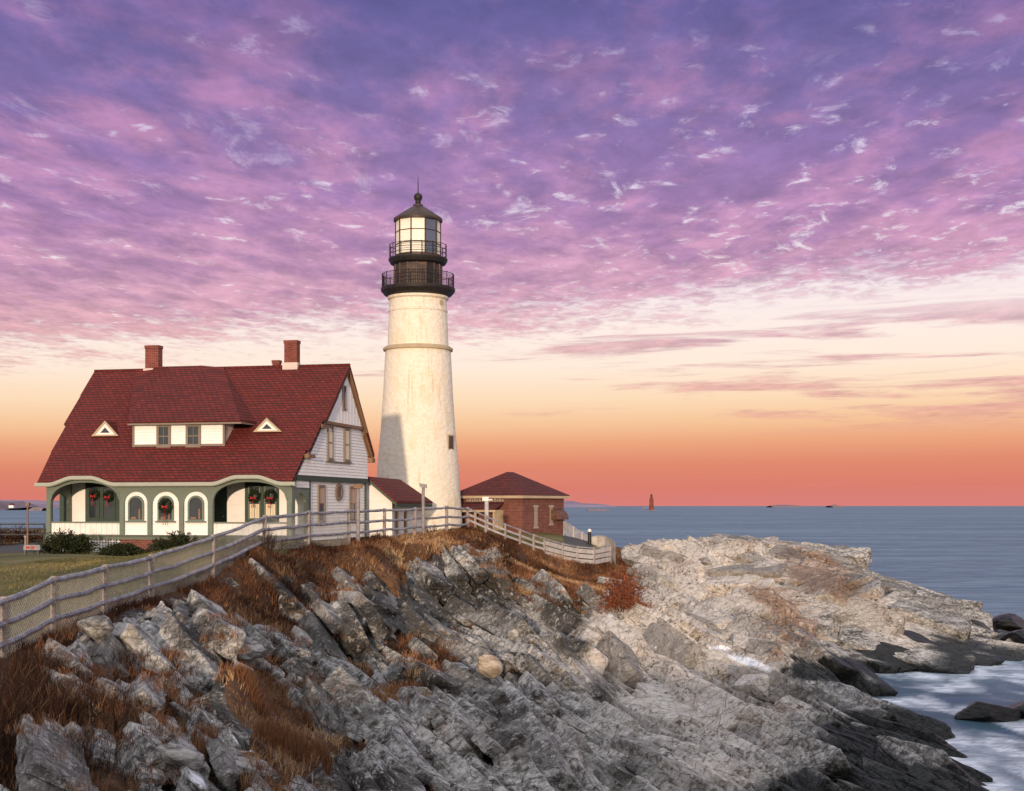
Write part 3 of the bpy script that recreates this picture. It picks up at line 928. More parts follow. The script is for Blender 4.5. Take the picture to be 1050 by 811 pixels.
def bilin(G, px, Y):
    """sample a terrain grid at bearing / distance arrays"""
    t = (px - CX) / F
    fi = np.interp(t, t_ax, np.arange(len(t_ax)))
    fj = np.clip((np.log(Y) - math.log(12.5)) / (math.log(131.0) - math.log(12.5)) * (NR - 1), 0, NR - 1.001)
    i, j = np.clip(fi.astype(int), 0, len(t_ax) - 2), fj.astype(int)
    a, b_ = fi - i, fj - j
    return (G[j, i] * (1 - a) + G[j, i + 1] * a) * (1 - b_) + (G[j + 1, i] * (1 - a) + G[j + 1, i + 1] * a) * b_


CV, CF, CA = [], [], {k: [] for k in ('dark', 'pale', 'rust', 'wet', 'tone', 'ice')}
cbase = 0
ZS = (Zb + A * hc * low).astype(np.float32)
rg = np.random.default_rng(77)
WET_SHADEB = [(850, 690, 50, 13, 5, .9), (985, 660, 36, 16, 10, .9), (880, 685, 50, 14, 5, .9), (930, 800, 70, 26, 15, .8)]   # tide zone; the first also paints in the undercut's shade


CREST = np.array([(632, 575), (645, 568), (655, 558), (680, 552), (700, 559), (722, 551), (770, 551), (800, 556), (860, 562), (875, 574), (900, 588), (940, 598), (970, 610), (1000, 632), (1040, 655), (1110, 668)], float)


def layer(ca, cq, hs, mdiv, prob, sink, zone_lo, seed, jag):
    """blocks laid on a strike-aligned lattice; ca x cq cell, hs half sizes"""
    global cbase
    TV, TF = cube_template(mdiv)
    nv = len(TV)
    for region in (0, 1):
        ang = R(-62) if region == 0 else R(-30)
        c, s = math.cos(ang), math.sin(ang)
        # cover the headland
        na, nq = int(190 / ca), int(190 / cq)
        ia, iq = np.meshgrid(np.arange(-na, na), np.arange(-nq, nq))
        off = (iq % 2) * .5
        a = ((ia + off + rg.uniform(-.32, .32, ia.shape)) * ca).ravel()
        q = ((iq + rg.uniform(-.30, .30, ia.shape)) * cq).ravel()
        x = a * c - q * s + 0.0
        y = a * s + q * c + 60.0
        ok = (y > 20) & (y < 108)
        x, y = x[ok], y[ok]
        px = CX + x / y * F
        ok = (px > -110) & (px < 1110)
        x, y, px = x[ok], y[ok], px[ok]
        rd = sst(px, 690, 800) * sst(y, 71, 79)
        ok = (rd >= .5) if region else (rd < .5)
        zz, vg, aa = bilin(ZS, px, y), bilin(veg, px, y), bilin(A, px, y)
        lw = bilin(Zb, px, y)
        keep = ok & (aa > .6) & (lw > -.35) & (rg.uniform(0, 1, len(x)) < prob * (1 - .16 * region) * (1 - .96 * sst(vg, .12, .5)))
        if zone_lo is not None:
            bz = fbm(x / 6.0 + 20, y / 6.0, 3, 57)
            keep &= (bz + rg.normal(0, .06, len(x))) > zone_lo
        x, y, px, zz = x[keep], y[keep], px[keep], zz[keep]
        n = len(x)
        if n == 0:
            continue
        # terrain slope
        e = .8
        gx = (bilin(ZS, CX + (x + e) / y * F, y) - bilin(ZS, CX + (x - e) / y * F, y)) / (2 * e)
        gy = (bilin(ZS, CX + x / (y + e) * F, y + e) - bilin(ZS, CX + x / (y - e) * F, y - e)) / (2 * e)
        plunge = gx * c + gy * s
        ax = np.stack([np.full(n, c), np.full(n, s), np.clip(plunge, -.5, .5)], 1)
        yaw = rg.normal(0, .12, n)
        ax[:, 0], ax[:, 1] = ax[:, 0] * np.cos(yaw) - ax[:, 1] * np.sin(yaw), ax[:, 0] * np.sin(yaw) + ax[:, 1] * np.cos(yaw)
        ax /= np.linalg.norm(ax, axis=1)[:, None]
        up = np.zeros((n, 3)); up[:, 2] = 1
        sd_ = np.cross(up, ax)                              # to the left of the strike
        sd_ /= np.linalg.norm(sd_, axis=1)[:, None]
        dip = R(37 if region == 0 else -22) + rg.normal(0, R(10), n)      # beds lean so tops face the point
        nn = np.cross(ax, sd_)
        w2 = sd_ * np.cos(dip)[:, None] + nn * np.sin(dip)[:, None] * -1
        n2 = np.cross(ax, w2)
        sc_b = np.exp(rg.normal(0, .22, (n, 3)))
        big_r = (1.0 + .45 * region) * np.clip(.35 + y / 78.0 + .25 * sst(px, 420, 640), .55, 1.2)
        hx = np.stack([hs[0] * sc_b[:, 0] * big_r, hs[1] * sc_b[:, 1] * big_r, hs[2] * sc_b[:, 2] * np.clip(big_r, .6, 1.0) * (1 + .55 * region)], 1)
        # irregular corners: 8 corner offsets, trilinear
        co_ = rg.uniform(-.23, .23, (n, 2, 2, 2, 3))
        P = np.repeat(TV[None], n, 0).astype(np.float32)
        w0 = (TV + 1) / 2
        D = 0
        for i in (0, 1):
            for j in (0, 1):
                for k in (0, 1):
                    wt_ = ((w0[:, 0] if i else 1 - w0[:, 0]) * (w0[:, 1] if j else 1 - w0[:, 1]) * (w0[:, 2] if k else 1 - w0[:, 2]))
                    D = D + wt_[None, :, None] * co_[:, i, j, k][:, None, :]
        # soften arrises a little
        k6 = (np.abs(TV) ** 18).sum(1) ** (1 / 18)
        P = P / k6[None, :, None] + D
        loc = P * hx[:, None, :]
        W = loc[:, :, 0:1] * ax[:, None] + loc[:, :, 1:2] * w2[:, None] + loc[:, :, 2:3] * n2[:, None]
        cz = zz + hx[:, 2] * (sink + rg.normal(0, .42 + .45 * region, n)) - .10 * region
        ext = np.abs(ax[:, 2]) * hx[:, 0] + np.abs(w2[:, 2]) * hx[:, 1] + np.abs(n2[:, 2]) * hx[:, 2]
        cap = np.where(px < 632, H - np.interp(px, PX[0], fence_drop[0]) * y - .010 * y,
                       np.where(y > 78, H - (np.interp(px, CREST[:, 0], CREST[:, 1]) - HZ - 0.5) * y / F, 99))
        cz = np.minimum(cz, cap - ext * .92)
        W[:, :, 0] += x[:, None]; W[:, :, 1] += y[:, None]; W[:, :, 2] += cz[:, None]
        flatW = W.reshape(-1, 3)
        # chips and bedding grooves in world space
        bedc = (flatW * 1.0)
        an = np.repeat(n2, nv, 0)
        dn_ = (bedc * an).sum(1)
        g1 = vnoise3(bedc * 1.9, seed) - .5
        g2 = vnoise3(bedc * 4.7 + 9, seed + 1) - .5
        g3 = vnoise3(bedc * 11.0 + 3, seed + 2) - .5
        gr = np.abs(((dn_ * 3.1 + 1.2 * g1) % 1.0) - .5)
        ctr = np.repeat(np.stack([x, y, cz], 1), nv, 0)
        rad = bedc - ctr
        rl = np.linalg.norm(rad, axis=1)[:, None] + 1e-6
        disp = jag * (.30 * g1 + .40 * g2 + .24 * g3) - jag * .30 * np.clip(.12 - gr, 0, 1) / .12
        flatW = flatW + rad / rl * disp[:, None]
        CV.append(flatW.astype(np.float32))
        CF.append((TF[None] + (np.arange(n) * nv)[:, None, None] + cbase).reshape(-1, 4))
        cbase += n * nv
        py = HZ + (H - (cz + hx[:, 2] * .5)) * F / y
        rep = lambda v: np.repeat(v, nv)
        tn = rg.normal(-.05, .18, n)
        CA['tone'].append(rep(tn))
        fpx, fpy = CX + flatW[:, 0] / flatW[:, 1] * F, HZ + (H - flatW[:, 2]) * F / flatW[:, 1]
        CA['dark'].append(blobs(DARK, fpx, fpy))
        CA['pale'].append(blobs(PALE, fpx, fpy))
        CA['rust'].append(blobs(RUST, fpx, fpy))
        zf = flatW[:, 2] + .75 * (vnoise3(bedc * .7, 5) - .5) + .45 * (vnoise3(bedc * 2.6, 15) - .5)
        th = .62 * sst(fpx, 740, 850) * sst(fpy, 690, 735)
        wt1 = 1 - sst(zf - th, .35, .75)
        wt2 = (1 - sst(zf, .55, .95)) * sst(fpx, 815, 880)
        wt3 = sst(blobs(WET_SHADEB, fpx, fpy) + .7 * (vnoise3(bedc * .9, 6) - .5) + .5 * (vnoise3(bedc * 3.1, 16) - .5), .40, .55)
        CA['wet'].append(np.maximum(np.maximum(wt1, wt2), wt3))
        icv = blobs(ICE, fpx, fpy)
        CA['ice'].append(sst(icv + .5 * (vnoise3(bedc * 2.5, 8) - .5), .42, .58))


layer(2.8, 1.15, (1.45, .56, .50), 12, .93, -.25, None, 801, .20)
layer(1.5, .66, (.80, .32, .26), 8, .82, .0, .36, 811, .12)
layer(.80, .42, (.44, .21, .16), 5, .55, .25, .47, 821, .07)
cl = np_mesh('cliff', np.concatenate(CV), np.concatenate(CF), M_TERR, {k: np.concatenate(v) for k, v in CA.items()})
structure(cl)

_CVA = np.concatenate(CV)
_cpx, _cpy = CX + _CVA[:, 0] / _CVA[:, 1] * F, HZ + (H - _CVA[:, 2]) * F / _CVA[:, 1]


def surf(px, py, tol=5.0):
    """nearest built rock or ground along a bearing: x, y, z"""
    k = np.where((np.abs(_cpx - px) < tol) & (np.abs(_cpy - py) < tol))[0]
    best = None
    if len(k):
        i = k[np.argmin(_CVA[k, 1])]
        best = Vector([float(c) for c in _CVA[i]])
    Y = 20.0
    while Y < 112 and (best is None or Y < best.y):
        p = at(px, py, Y)
        if ground(p.x, p.y) >= p.z:
            return p
        Y += .15
    return best if best is not None else at(px, py, 112)
# ------------------------------------------------------------------ building materials
def brick_like(name, c1, c2, mortar, bw, bh, ms, rough, along, bump=0.35, var=0.5, offs=0.5):
    """courses of bricks / shingles; `along` picks the horizontal coordinate of the face"""
    m, g, b = material(name)
    P = g.sep(g.coord())
    h = {'x': P[0], 'y': P[1], 'xy': g.m('ADD', P[0], P[1]), 'x-y': g.m('SUBTRACT', P[0], P[1])}[along]
    v = g.comb(h, P[2], 0.0)
    n = g.new('ShaderNodeTexBrick')
    n.offset = offs
    g.put(n.inputs['Vector'], v)
    g.put(n.inputs['Color1'], c1)
    g.put(n.inputs['Color2'], c2)
    g.put(n.inputs['Mortar'], mortar)
    n.inputs['Scale'].default_value = 1.0
    n.inputs['Mortar Size'].default_value = ms
    n.inputs['Mortar Smooth'].default_value = 0.3
    n.inputs['Bias'].default_value = 0.0
    n.inputs['Brick Width'].default_value = bw
    n.inputs['Row Height'].default_value = bh
    d = g.noise(g.coord(), 1.3, 6, 0.65)
    f = g.noise(g.coord(), 14.0, 4, 0.7)
    col = g.mix(g.m('MULTIPLY', g.ss(d, 0.42, 0.68), var), n.outputs[0], lin(*(x * 0.45 for x in c1[:3])))
    col = g.mix(g.m('MULTIPLY', g.ss(f, 0.5, 0.75), 0.3), col, lin(*(min(1, x * 1.6) for x in c2[:3])))
    g.put(b.inputs['Base Color'], col)
    b.inputs['Roughness'].default_value = rough
    hh = g.m('ADD', g.m('MULTIPLY', n.outputs[1], -1.0), g.m('MULTIPLY', f, 0.5))
    g.put(b.inputs['Normal'], g.bump(hh, bump, 0.03))
    return m


ROOF_A, ROOF_B, ROOF_M = lin(.180, .024, .019), lin(.112, .017, .014), lin(.022, .008, .007)
M_ROOF = brick_like('red_shingle', ROOF_A, ROOF_B, ROOF_M, 0.34, 0.145, 0.022, 0.85, 'x', 0.6, 0.32)
M_ROOF_S = brick_like('red_shingle_side', ROOF_A, ROOF_B, ROOF_M, 0.42, 0.17, 0.022, 0.85, 'y', 0.6, 0.45)
M_BRICK = brick_like('red_brick', lin(.20, .058, .042), lin(.12, .035, .028), lin(.26, .17, .14), 0.30, 0.105, 0.012, 0.85, 'xy', 0.4, 0.5)
M_CHIM = brick_like('chimney_brick', lin(.24, .05, .035), lin(.13, .03, .025), lin(.26, .15, .12), 0.26, 0.10, 0.012, 0.85, 'xy', 0.4, 0.4)


def painted(name, col, stain, amt=0.35, rough=0.6, scale=2.0):
    m, g, b = material(name)
    co = g.coord()
    n = g.noise(co, scale, 7, 0.65)
    s = g.noise(g.mapping(co, scale=(0.7, 0.7, 5.0)), 1.6, 6, 0.6)
    f = g.m('MULTIPLY', g.ss(g.m('ADD', g.m('MULTIPLY', n, 0.5), g.m('MULTIPLY', s, 0.5)), 0.46, 0.68), amt)
    g.put(b.inputs['Base Color'], g.mix(f, col, stain))
    b.inputs['Roughness'].default_value = rough
    g.put(b.inputs['Normal'], g.bump(n, 0.12, 0.01))
    return m


M_WHITE = painted('white_clapboard', lin(.85, .835, .82), lin(.66, .63, .61), 0.4)
M_TRIMW = painted('white_trim', lin(.80, .78, .75), lin(.55, .50, .45), 0.4)
M_GREEN = painted('grey_green_paint', lin(.15, .18, .15), lin(.105, .125, .105), 0.5)
M_DGREEN = painted('dark_green_paint', lin(.045, .07, .055), lin(.03, .045, .04), 0.5)
M_EAVE = painted('pale_green_trim', lin(.36, .38, .33), lin(.22, .24, .20), 0.4)
M_BROWN = painted('brown_trim', lin(.24, .135, .075), lin(.14, .075, .045), 0.5)
M_TAUPE = painted('taupe_trim', lin(.22, .175, .14), lin(.13, .10, .08), 0.5)
M_TAN = painted('tan_trim', lin(.46, .36, .24), lin(.30, .21, .13), 0.5)
M_BLIND = painted('window_blind', lin(.55, .38, .27), lin(.42, .28, .2), 0.4)
M_CURT = painted('cream_curtain', lin(.80, .70, .52), lin(.6, .5, .36), 0.4)
M_DOOR = painted('door_paint', lin(.06, .085, .065), lin(.04, .055, .045), 0.5)
M_LATT = painted('white_lattice', lin(.70, .68, .66), lin(.40, .38, .36), 0.5)
M_FLASH = painted('lead_flashing', lin(.62, .52, .49), lin(.4, .33, .32), 0.5)
M_SOFFIT = simple('soffit_board', lin(.10, .115, .095), 0.7)


def glassy(name, col=(.02, .024, .03), rough=0.06):
    m, g, b = material(name)
    n = g.noise(g.coord(), 0.9, 3, 0.5)
    g.put(b.inputs['Base Color'], g.mix(n, lin(*col), lin(*(c * 2.2 for c in col))))
    b.inputs['Roughness'].default_value = rough
    b.inputs['Specular IOR Level'].default_value = 0.6
    return m


M_GLASS = glassy('window_glass')
M_FOLI_D = simple('evergreen_leaf', lin(.022, .034, .016), 0.7, 0.5, 8)
M_RED = simple('red_ribbon', lin(.42, .025, .03), 0.6, 0.3, 10)


def clip_band(poly, lo, hi):
    """part of a 2D polygon (a, b) with lo <= b <= hi"""
    def half(P, y, keep_above):
        out = []
        for i in range(len(P)):
            p, q = P[i], P[(i + 1) % len(P)]
            ip = (p[1] >= y) if keep_above else (p[1] <= y)
            iq = (q[1] >= y) if keep_above else (q[1] <= y)
            if ip:
                out.append(p)
            if ip != iq:
                t = (y - p[1]) / (q[1] - p[1])
                out.append((p[0] + (q[0] - p[0]) * t, y))
        return out
    P = half(poly, lo, True)
    return half(P, hi, False) if len(P) >= 3 else []


def clapboards(mb, fn, poly, step=0.16, lip=0.036, c0=0.0, mi=0):
    """lapped weatherboards filling a flat polygon"""
    b0 = min(p[1] for p in poly)
    b1 = max(p[1] for p in poly)
    n = max(1, int(round((b1 - b0) / step)))
    step = (b1 - b0) / n
    for i in range(n):
        lo, hi = b0 + i * step, b0 + (i + 1) * step
        P = clip_band(poly, lo + 1e-6, hi - 1e-6)
        if len(P) < 3:
            continue
        V = [fn(a, b, c0 + lip * (1 - (b - lo) / step)) for a, b in P]
        B = [fn(a, b, c0 - 0.05) for a, b in P]
        n_ = len(P)
        mb.add(V + B, [tuple(range(n_)), tuple(range(2 * n_ - 1, n_ - 1, -1))] + [(k, (k + 1) % n_, n_ + (k + 1) % n_, n_ + k) for k in range(n_)], mi)


def flat(mb, fn, poly, c0, c1, mi=0):
    P = [fn(a, b, c0) for a, b in poly]
    Q = [fn(a, b, c1) for a, b in poly]
    n = len(poly)
    mb.add(P + Q, [tuple(range(n - 1, -1, -1)), tuple(range(n, 2 * n))] + [(i, (i + 1) % n, n + (i + 1) % n, n + i) for i in range(n)], mi)


def window(parent, fn, a0, a1, b0, b1, mat, fw=0.10, rail=True, mull=0, blind=None, curtain=None, c0=0.0, depth=0.06, sill=True, name='window'):
    """casing with pane, meeting rail, optional blind; fn(a, b, c) with c outward"""
    f = MB()
    f.mbox(fn, a0 - fw, a0, b0 - fw, b1 + fw, c0, c0 + depth)
    f.mbox(fn, a1, a1 + fw, b0 - fw, b1 + fw, c0, c0 + depth)
    f.mbox(fn, a0, a1, b1, b1 + fw, c0, c0 + depth + .004)
    f.mbox(fn, a0, a1, b0 - fw, b0, c0, c0 + depth + .004)
    if sill:
        f.mbox(fn, a0 - fw * 1.3, a1 + fw * 1.3, b0 - fw * 1.6, b0 - fw - .001, c0, c0 + depth + 0.05)
    w = f.build(name, mat, parent)
    s = MB()
    if rail:
        bm_ = (b0 + b1) / 2
        s.mbox(fn, a0, a1, bm_ - 0.025, bm_ + 0.025, c0 + .012, c0 + 0.04)
    for k in range(mull):
        am = a0 + (a1 - a0) * (k + 1) / (mull + 1)
        s.mbox(fn, am - 0.014, am + 0.014, b0, b1, c0 + .012, c0 + 0.036)
    if rail or mull:
        s.build('muntin', mat, w)
    p = MB()
    p.mbox(fn, a0, a1, b0, b1, c0 - 0.02, c0 + 0.010)
    p.build('pane', M_GLASS, w)
    if blind:
        q = MB()
        q.mbox(fn, a0 + .012, a1 - .012, b1 - (b1 - b0) * blind, b1 - .002, c0 + .0102, c0 + 0.0115)
        q.build('blind', M_BLIND, w)
    if curtain:
        q = MB()
        n = 6
        for k in range(n):
            x0 = a0 + (a1 - a0) * (k + .08) / n
            x1 = a0 + (a1 - a0) * (k + .92) / n
            q.mbox(fn, x0, x1, b0 + .002, b0 + (b1 - b0) * curtain, c0 + .0102, c0 + 0.0118 + 0.0006 * (k % 2))
        q.build('curtain', M_CURT, w)
    return w


# ------------------------------------------------------------------ keeper's house
TH = R(13.0)
CO, SI = math.cos(TH), math.sin(TH)
OX, OY, OZ = -11.275, 70.0, 7.10
house = thing('keepers_house', 'white and grey-green clapboard house with a big red shingle roof beside the lighthouse', 'house', (OX, OY, OZ), -TH)


def u_at(px, v):
    k = (px - CX) / F
    return (k * (OY + v * CO) - OX - v * SI) / (CO + k * SI)


def v_at(px, u):
    k = (px - CX) / F
    return (k * (OY - u * SI) - OX - u * CO) / (SI - k * CO)


def w_at(py, u, v):
    return H - (py - HZ) * (OY - u * SI + v * CO) / F - OZ


L = -u_at(47.5, 0)
DEP = v_at(375, 0)
EAVE_V = -0.42
EAVE_W = w_at(493.5, -7, EAVE_V)
RV = v_at(358.5, 0.45)
RW = w_at(374.5, 0.45, RV)
BK_V = v_at(383.5, 0.35)
BK_W = w_at(465, 0.35, BK_V)
SLOPE = (RW - EAVE_W) / (RV - EAVE_V)
SLB = (RW - BK_W) / (BK_V - RV)
FLOOR_W = w_at(548, -7, 0)
BASE_W = -0.6
roof_w = lambda v: EAVE_W + (v - EAVE_V) * SLOPE if v < RV else RW - (v - RV) * SLB
front = lambda a, b, c: (a, -c, b)                    # facade plane v = 0
gable = lambda a, b, c: (c, a, b)                     # right side wall u = 0, a runs back


def back(v0):
    return lambda a, b, c: (a, v0 - c, b)


# --- openings of the porch front
U = lambda px: u_at(px, 0)
ARC = [(U(52.3), U(122.5)), (U(218.6), U(294.0))]
SPR = w_at(512.5, -8, 0)
CRN = w_at(493.6, -8, 0)
RAILT = w_at(535.5, -8, 0)
BAYS = [(U(127.8), U(151)), (U(156.2), U(183.4)), (U(188.6), U(213))]
BAYT = w_at(503.6, -8, 0)
BEAMT = EAVE_W - 0.06


def eyebrow(u):
    s = 0.0
    for (a, b) in ARC:
        m_ = (a + b) / 2
        wd = (b - a) * 0.5
        s = max(s, 0.36 * (1 - sst(np.float64(abs(u - m_)), wd * 0.25, wd * 0.98)))
    return float(s)


def arch_b(u):
    """underside of the front wall at u: arch over the openings, floor elsewhere"""
    for (a, b) in ARC:
        if a < u < b:
            t = (u - (a + b) / 2) / ((b - a) / 2)
            return SPR - 0.02 + (CRN - SPR) * math.sqrt(max(0.0, 1 - abs(t) ** 2.3))
    for (a, b) in BAYS:
        if a < u < b:
            t = (u - (a + b) / 2) / ((b - a) / 2)
            r = (b - a) / 2
            return BAYT - r * 0.9 + r * 0.9 * math.sqrt(max(0.0, 1 - t * t))
    return FLOOR_W - 0.02


def column_wall(mb, fn, us, bot, top, c0, c1):
    for i in range(len(us) - 1):
        a, b = us[i], us[i + 1]
        e = 1e-5
        ba, bb, ta, tb = bot(a + e), bot(b - e), top(a), top(b)
        mb.hexa([fn(a, ba, c0), fn(b, bb, c0), fn(b, bb, c1), fn(a, ba, c1), fn(a, ta, c0), fn(b, tb, c0), fn(b, tb, c1), fn(a, ta, c1)])


us = [-L, 0.0]
for (a, b) in ARC + BAYS:
    us += list(a + (b - a) * (0.5 - 0.5 * np.cos(np.linspace(0, math.pi, 29))))
us += list(np.linspace(-L, 0, 30))
us = sorted(set(round(float(x), 5) for x in us if -L <= x <= 0))
mb = MB()
column_wall(mb, front, us, arch_b, lambda u: BEAMT + eyebrow(u), -0.16, 0.0)
porch = mb.build('porch_arcade', M_GREEN, house)
# raised pilasters, arch mouldings, base beam
for px0, px1 in ((47.6, 52.2), (122.6, 127.7), (151.1, 156.1), (183.5, 188.5), (213.1, 218.5), (294.1, 299.2)):
    mb = MB()
    mb.mbox(front, U(px0) + .02, U(px1) - .02, FLOOR_W, SPR - 0.1, 0.0, 0.035)
    mb.build('pilaster', M_GREEN, porch)
for (a, b) in ARC:
    mb = MB()
    m_, hw = (a + b) / 2, (b - a) / 2
    for k in range(32):
        t0, t1 = -1 + 2 * k / 32, -1 + 2 * (k + 1) / 32
        z = lambda t: SPR - 0.02 + (CRN - SPR) * math.sqrt(max(0.0, 1 - abs(t) ** 2.3))
        P = []
        for t in (t0, t1):
            P.append((m_ + hw * t, z(t)))
        mb.hexa([front(P[0][0], P[0][1], 0), front(P[1][0], P[1][1], 0), front(P[1][0], P[1][1], .03), front(P[0][0], P[0][1], .03),
                 front(P[0][0] * 1 + 0.06 * t0, P[0][1] + .12, 0), front(P[1][0] + 0.06 * t1, P[1][1] + .12, 0), front(P[1][0] + 0.06 * t1, P[1][1] + .12, .03), front(P[0][0] + 0.06 * t0, P[0][1] + .12, .03)])
    mb.build('arch_moulding', M_GREEN, porch)
mb = MB()
mb.mbox(front, -L - .05, .05, FLOOR_W - 0.24, FLOOR_W - .021, -0.2, 0.05)
mb.build('base_beam', M_GREEN, house)
# eave trim following the curved eave
mb = MB()
eu = np.linspace(-L - 0.45, 0.32, 120)
for i in range(len(eu) - 1):
    a, b = float(eu[i]), float(eu[i + 1])
    za, zb = EAVE_W + eyebrow(a), EAVE_W + eyebrow(b)
    mb.hexa([front(a, za - 0.20, .30), front(b, zb - 0.20, .30), front(b, zb - 0.20, .43), front(a, za - 0.20, .43), front(a, za - .025, .30), front(b, zb - .025, .30), front(b, zb - .025, .43), front(a, za - .025, .43)])
    mb.hexa([front(a, za - 0.235, .001), front(b, zb - 0.235, .001), front(b, zb - 0.235, .34), front(a, za - 0.235, .34), front(a, za - .202, .001), front(b, zb - .202, .001), front(b, zb - .202, .34), front(a, za - .202, .34)])
mb.build('eave_trim', M_EAVE, house)
# railings with vertical boards, green cap
for (a, b) in ARC:
    mb = MB()
    n = int((b - a) / 0.15)
    for k in range(n):
        x0, x1 = a + (b - a) * (k + .03) / n, a + (b - a) * (k + .97) / n
        mb.mbox(front, x0, x1, FLOOR_W + .02, RAILT - .03, -0.10, -0.055 - 0.012 * (k % 2))
    mb.mbox(front, a, b, FLOOR_W, RAILT - .05, -0.14, -0.101)
    pr = mb.build('porch_railing', M_TRIMW, house)
    mb = MB()
    mb.mbox(front, a + .001, b - .001, RAILT - .03, RAILT + .05, -0.15, -0.03)
    mb.build('railing_cap', M_GREEN, pr)
# arched white bays, each with an arched window
for i, (a, b) in enumerate(BAYS):
    mb = MB()
    m_, r = (a + b) / 2, (b - a) / 2
    poly = [(a, FLOOR_W), (b, FLOOR_W)] + [(m_ + r * math.cos(t), BAYT - r * .9 + r * .9 * math.sin(t)) for t in np.linspace(0, math.pi, 17)]
    clapboards(mb, front, poly, 0.15, 0.032, -0.075)
    bay = mb.build('bay_panel', M_WHITE, house)
    wr = 0.36
    wb, wt = w_at(532, -8, 0), w_at(509.5, -8, 0)
    prof_o = [(m_ - wr - .1, wb - .08), (m_ + wr + .1, wb - .08)] + [(m_ + (wr + .1) * math.cos(t), wt - wr + (wr + .1) * math.sin(t)) for t in np.linspace(0, math.pi, 17)]
    prof_i = [(m_ - wr, wb), (m_ + wr, wb)] + [(m_ + wr * math.cos(t), wt - wr + wr * math.sin(t)) for t in np.linspace(0, math.pi, 17)]
    mb = MB()
    n = len(prof_o)
    for k in range(n):
        o0, o1, i0, i1 = prof_o[k], prof_o[(k + 1) % n], prof_i[k], prof_i[(k + 1) % n]
        mb.hexa([front(*o0, -.07), front(*o1, -.07), front(*i1, -.07), front(*i0, -.07), front(*o0, .02), front(*o1, .02), front(*i1, .02), front(*i0, .02)])
    mb.mbox(front, m_ - wr - .22, m_ + wr + .22, wb - .16, wb - .081, -.06, .06)
    fr = mb.build('arched_window', M_GREEN, bay)
    mb = MB()
    flat(mb, front, prof_i, -.075, -.035)
    mb.build('pane', M_GLASS, fr)
    mb = MB()
    mb.mbox(front, m_ - wr * .86, m_ - wr * .05, wb + .02, wb + .13, -.0348, -.0335)
    mb.mbox(front, m_ + wr * .35, m_ + wr * .62, wb + .02, wb + .55, -.0348, -.0335)
    mb.build('curtain', M_BROWN, fr)

# --- porch interior
PB = 2.35                                           # back wall of the porch
bk = back(PB)
UB = lambda px: u_at(px, PB)
FLO = FLOOR_W + .001
PTOP = roof_w(PB) - 0.12
mb = MB()
clapboards(mb, bk, [(-L + .12, FLO), (-.14, FLO), (-.14, PTOP - .05), (-L + .12, PTOP - .05)], 0.15, 0.032)
mb.build('porch_back_wall', M_WHITE, house)
mb = MB()
mb.box(-L + .01, -.01, -.15, PB + .1, FLOOR_W - .1, FLOOR_W - .003)
mb.box(-L + .05, -.17, .17, PB - .06, EAVE_W + .44, EAVE_W + .50)
mb.build('porch_floor', M_SOFFIT, house)
# left porch: corner post, tall windows in green casings
for (p0, p1, c1) in ((62, 70.5, .09), (88, 123, .06), (219, 233, .06), (251.5, 286.5, .06)):
    mb = MB()
    mb.mbox(bk, UB(p0), UB(p1), FLO, PTOP - .1, .03, c1)
    mb.build('porch_casing', M_DGREEN, house)
for (p0, p1, cur) in ((92.5, 101.5, None), (107, 118, None), (256.5, 266.5, .45), (273, 283, .45)):
    window(house, bk, UB(p0), UB(p1), w_at(530.5, -8, PB), w_at(499, -8, PB), M_DGREEN if cur is None else M_GREEN, 0.07, True, 0 if cur is None else 1, None, cur, 0.06, 0.05, False)
mb = MB()
mb.mbox(bk, UB(222), UB(231), FLO, w_at(503, -8, PB), .06, .10)
for k in range(2):
    for q in range(2):
        x0 = UB(222.7) + k * (UB(227) - UB(222.7))
        mb.mbox(bk, x0, x0 + UB(226) - UB(222.7), FLO + .2 + q * .85, FLO + .85 + q * .95, .10, .115)
d_ = mb.build('door', M_DOOR, house)
mb = MB()
mb.ball(bk(UB(230.2), FLO + .95, .14), .035)
mb.build('handle', M_TAN, d_)
# side walls of the porch with an arched opening each
for uu, sg in ((-L, -1), (0.0, 1)):
    fn = (lambda a, b, c: (-L - c, a, b)) if sg < 0 else gable
    va, vb = 0.42, PB - 0.40
    vs_ = sorted(set([0.16, va, vb, PB] + [round(float(x), 4) for x in va + (vb - va) * (0.5 - 0.5 * np.cos(np.linspace(0, math.pi, 21)))]))

    def bot(v, va=va, vb=vb):
        if va < v < vb:
            t = (v - (va + vb) / 2) / ((vb - va) / 2)
            return SPR - 0.1 + 0.48 * (1 - abs(t) ** 1.5) ** 0.62
        return FLOOR_W
    mb = MB()
    column_wall(mb, fn, vs_, bot, lambda v: min(roof_w(v) - 0.16, EAVE_W + 0.42), -0.14, 0.0)
    mb.build('porch_side', M_GREEN, house)
# under the porch: lattice and a brick pier
mb = MB()
a, b = ARC[0]
nl = 26
for k in range(nl):
    x = -L + .1 + (U(123) + L - .1) * k / nl
    mb.mbox(front, x, x + .07, BASE_W, FLOOR_W - .245, -.06, -.03)
for k in range(5):
    z = BASE_W + (FLOOR_W - .25 - BASE_W) * k / 5
    mb.mbox(front, -L + .1, U(123), z, z + .07, -.055, -.026)
mb.build('lattice_skirt', M_LATT, house)
mb = MB()
mb.mbox(front, U(123.5), U(299), BASE_W, FLOOR_W - .245, -.3, -.02)
mb.box(-L + .2, -.14, PB + .1, DEP - .05, BASE_W, 1.02)
mb.build('foundation', M_BRICK, house)

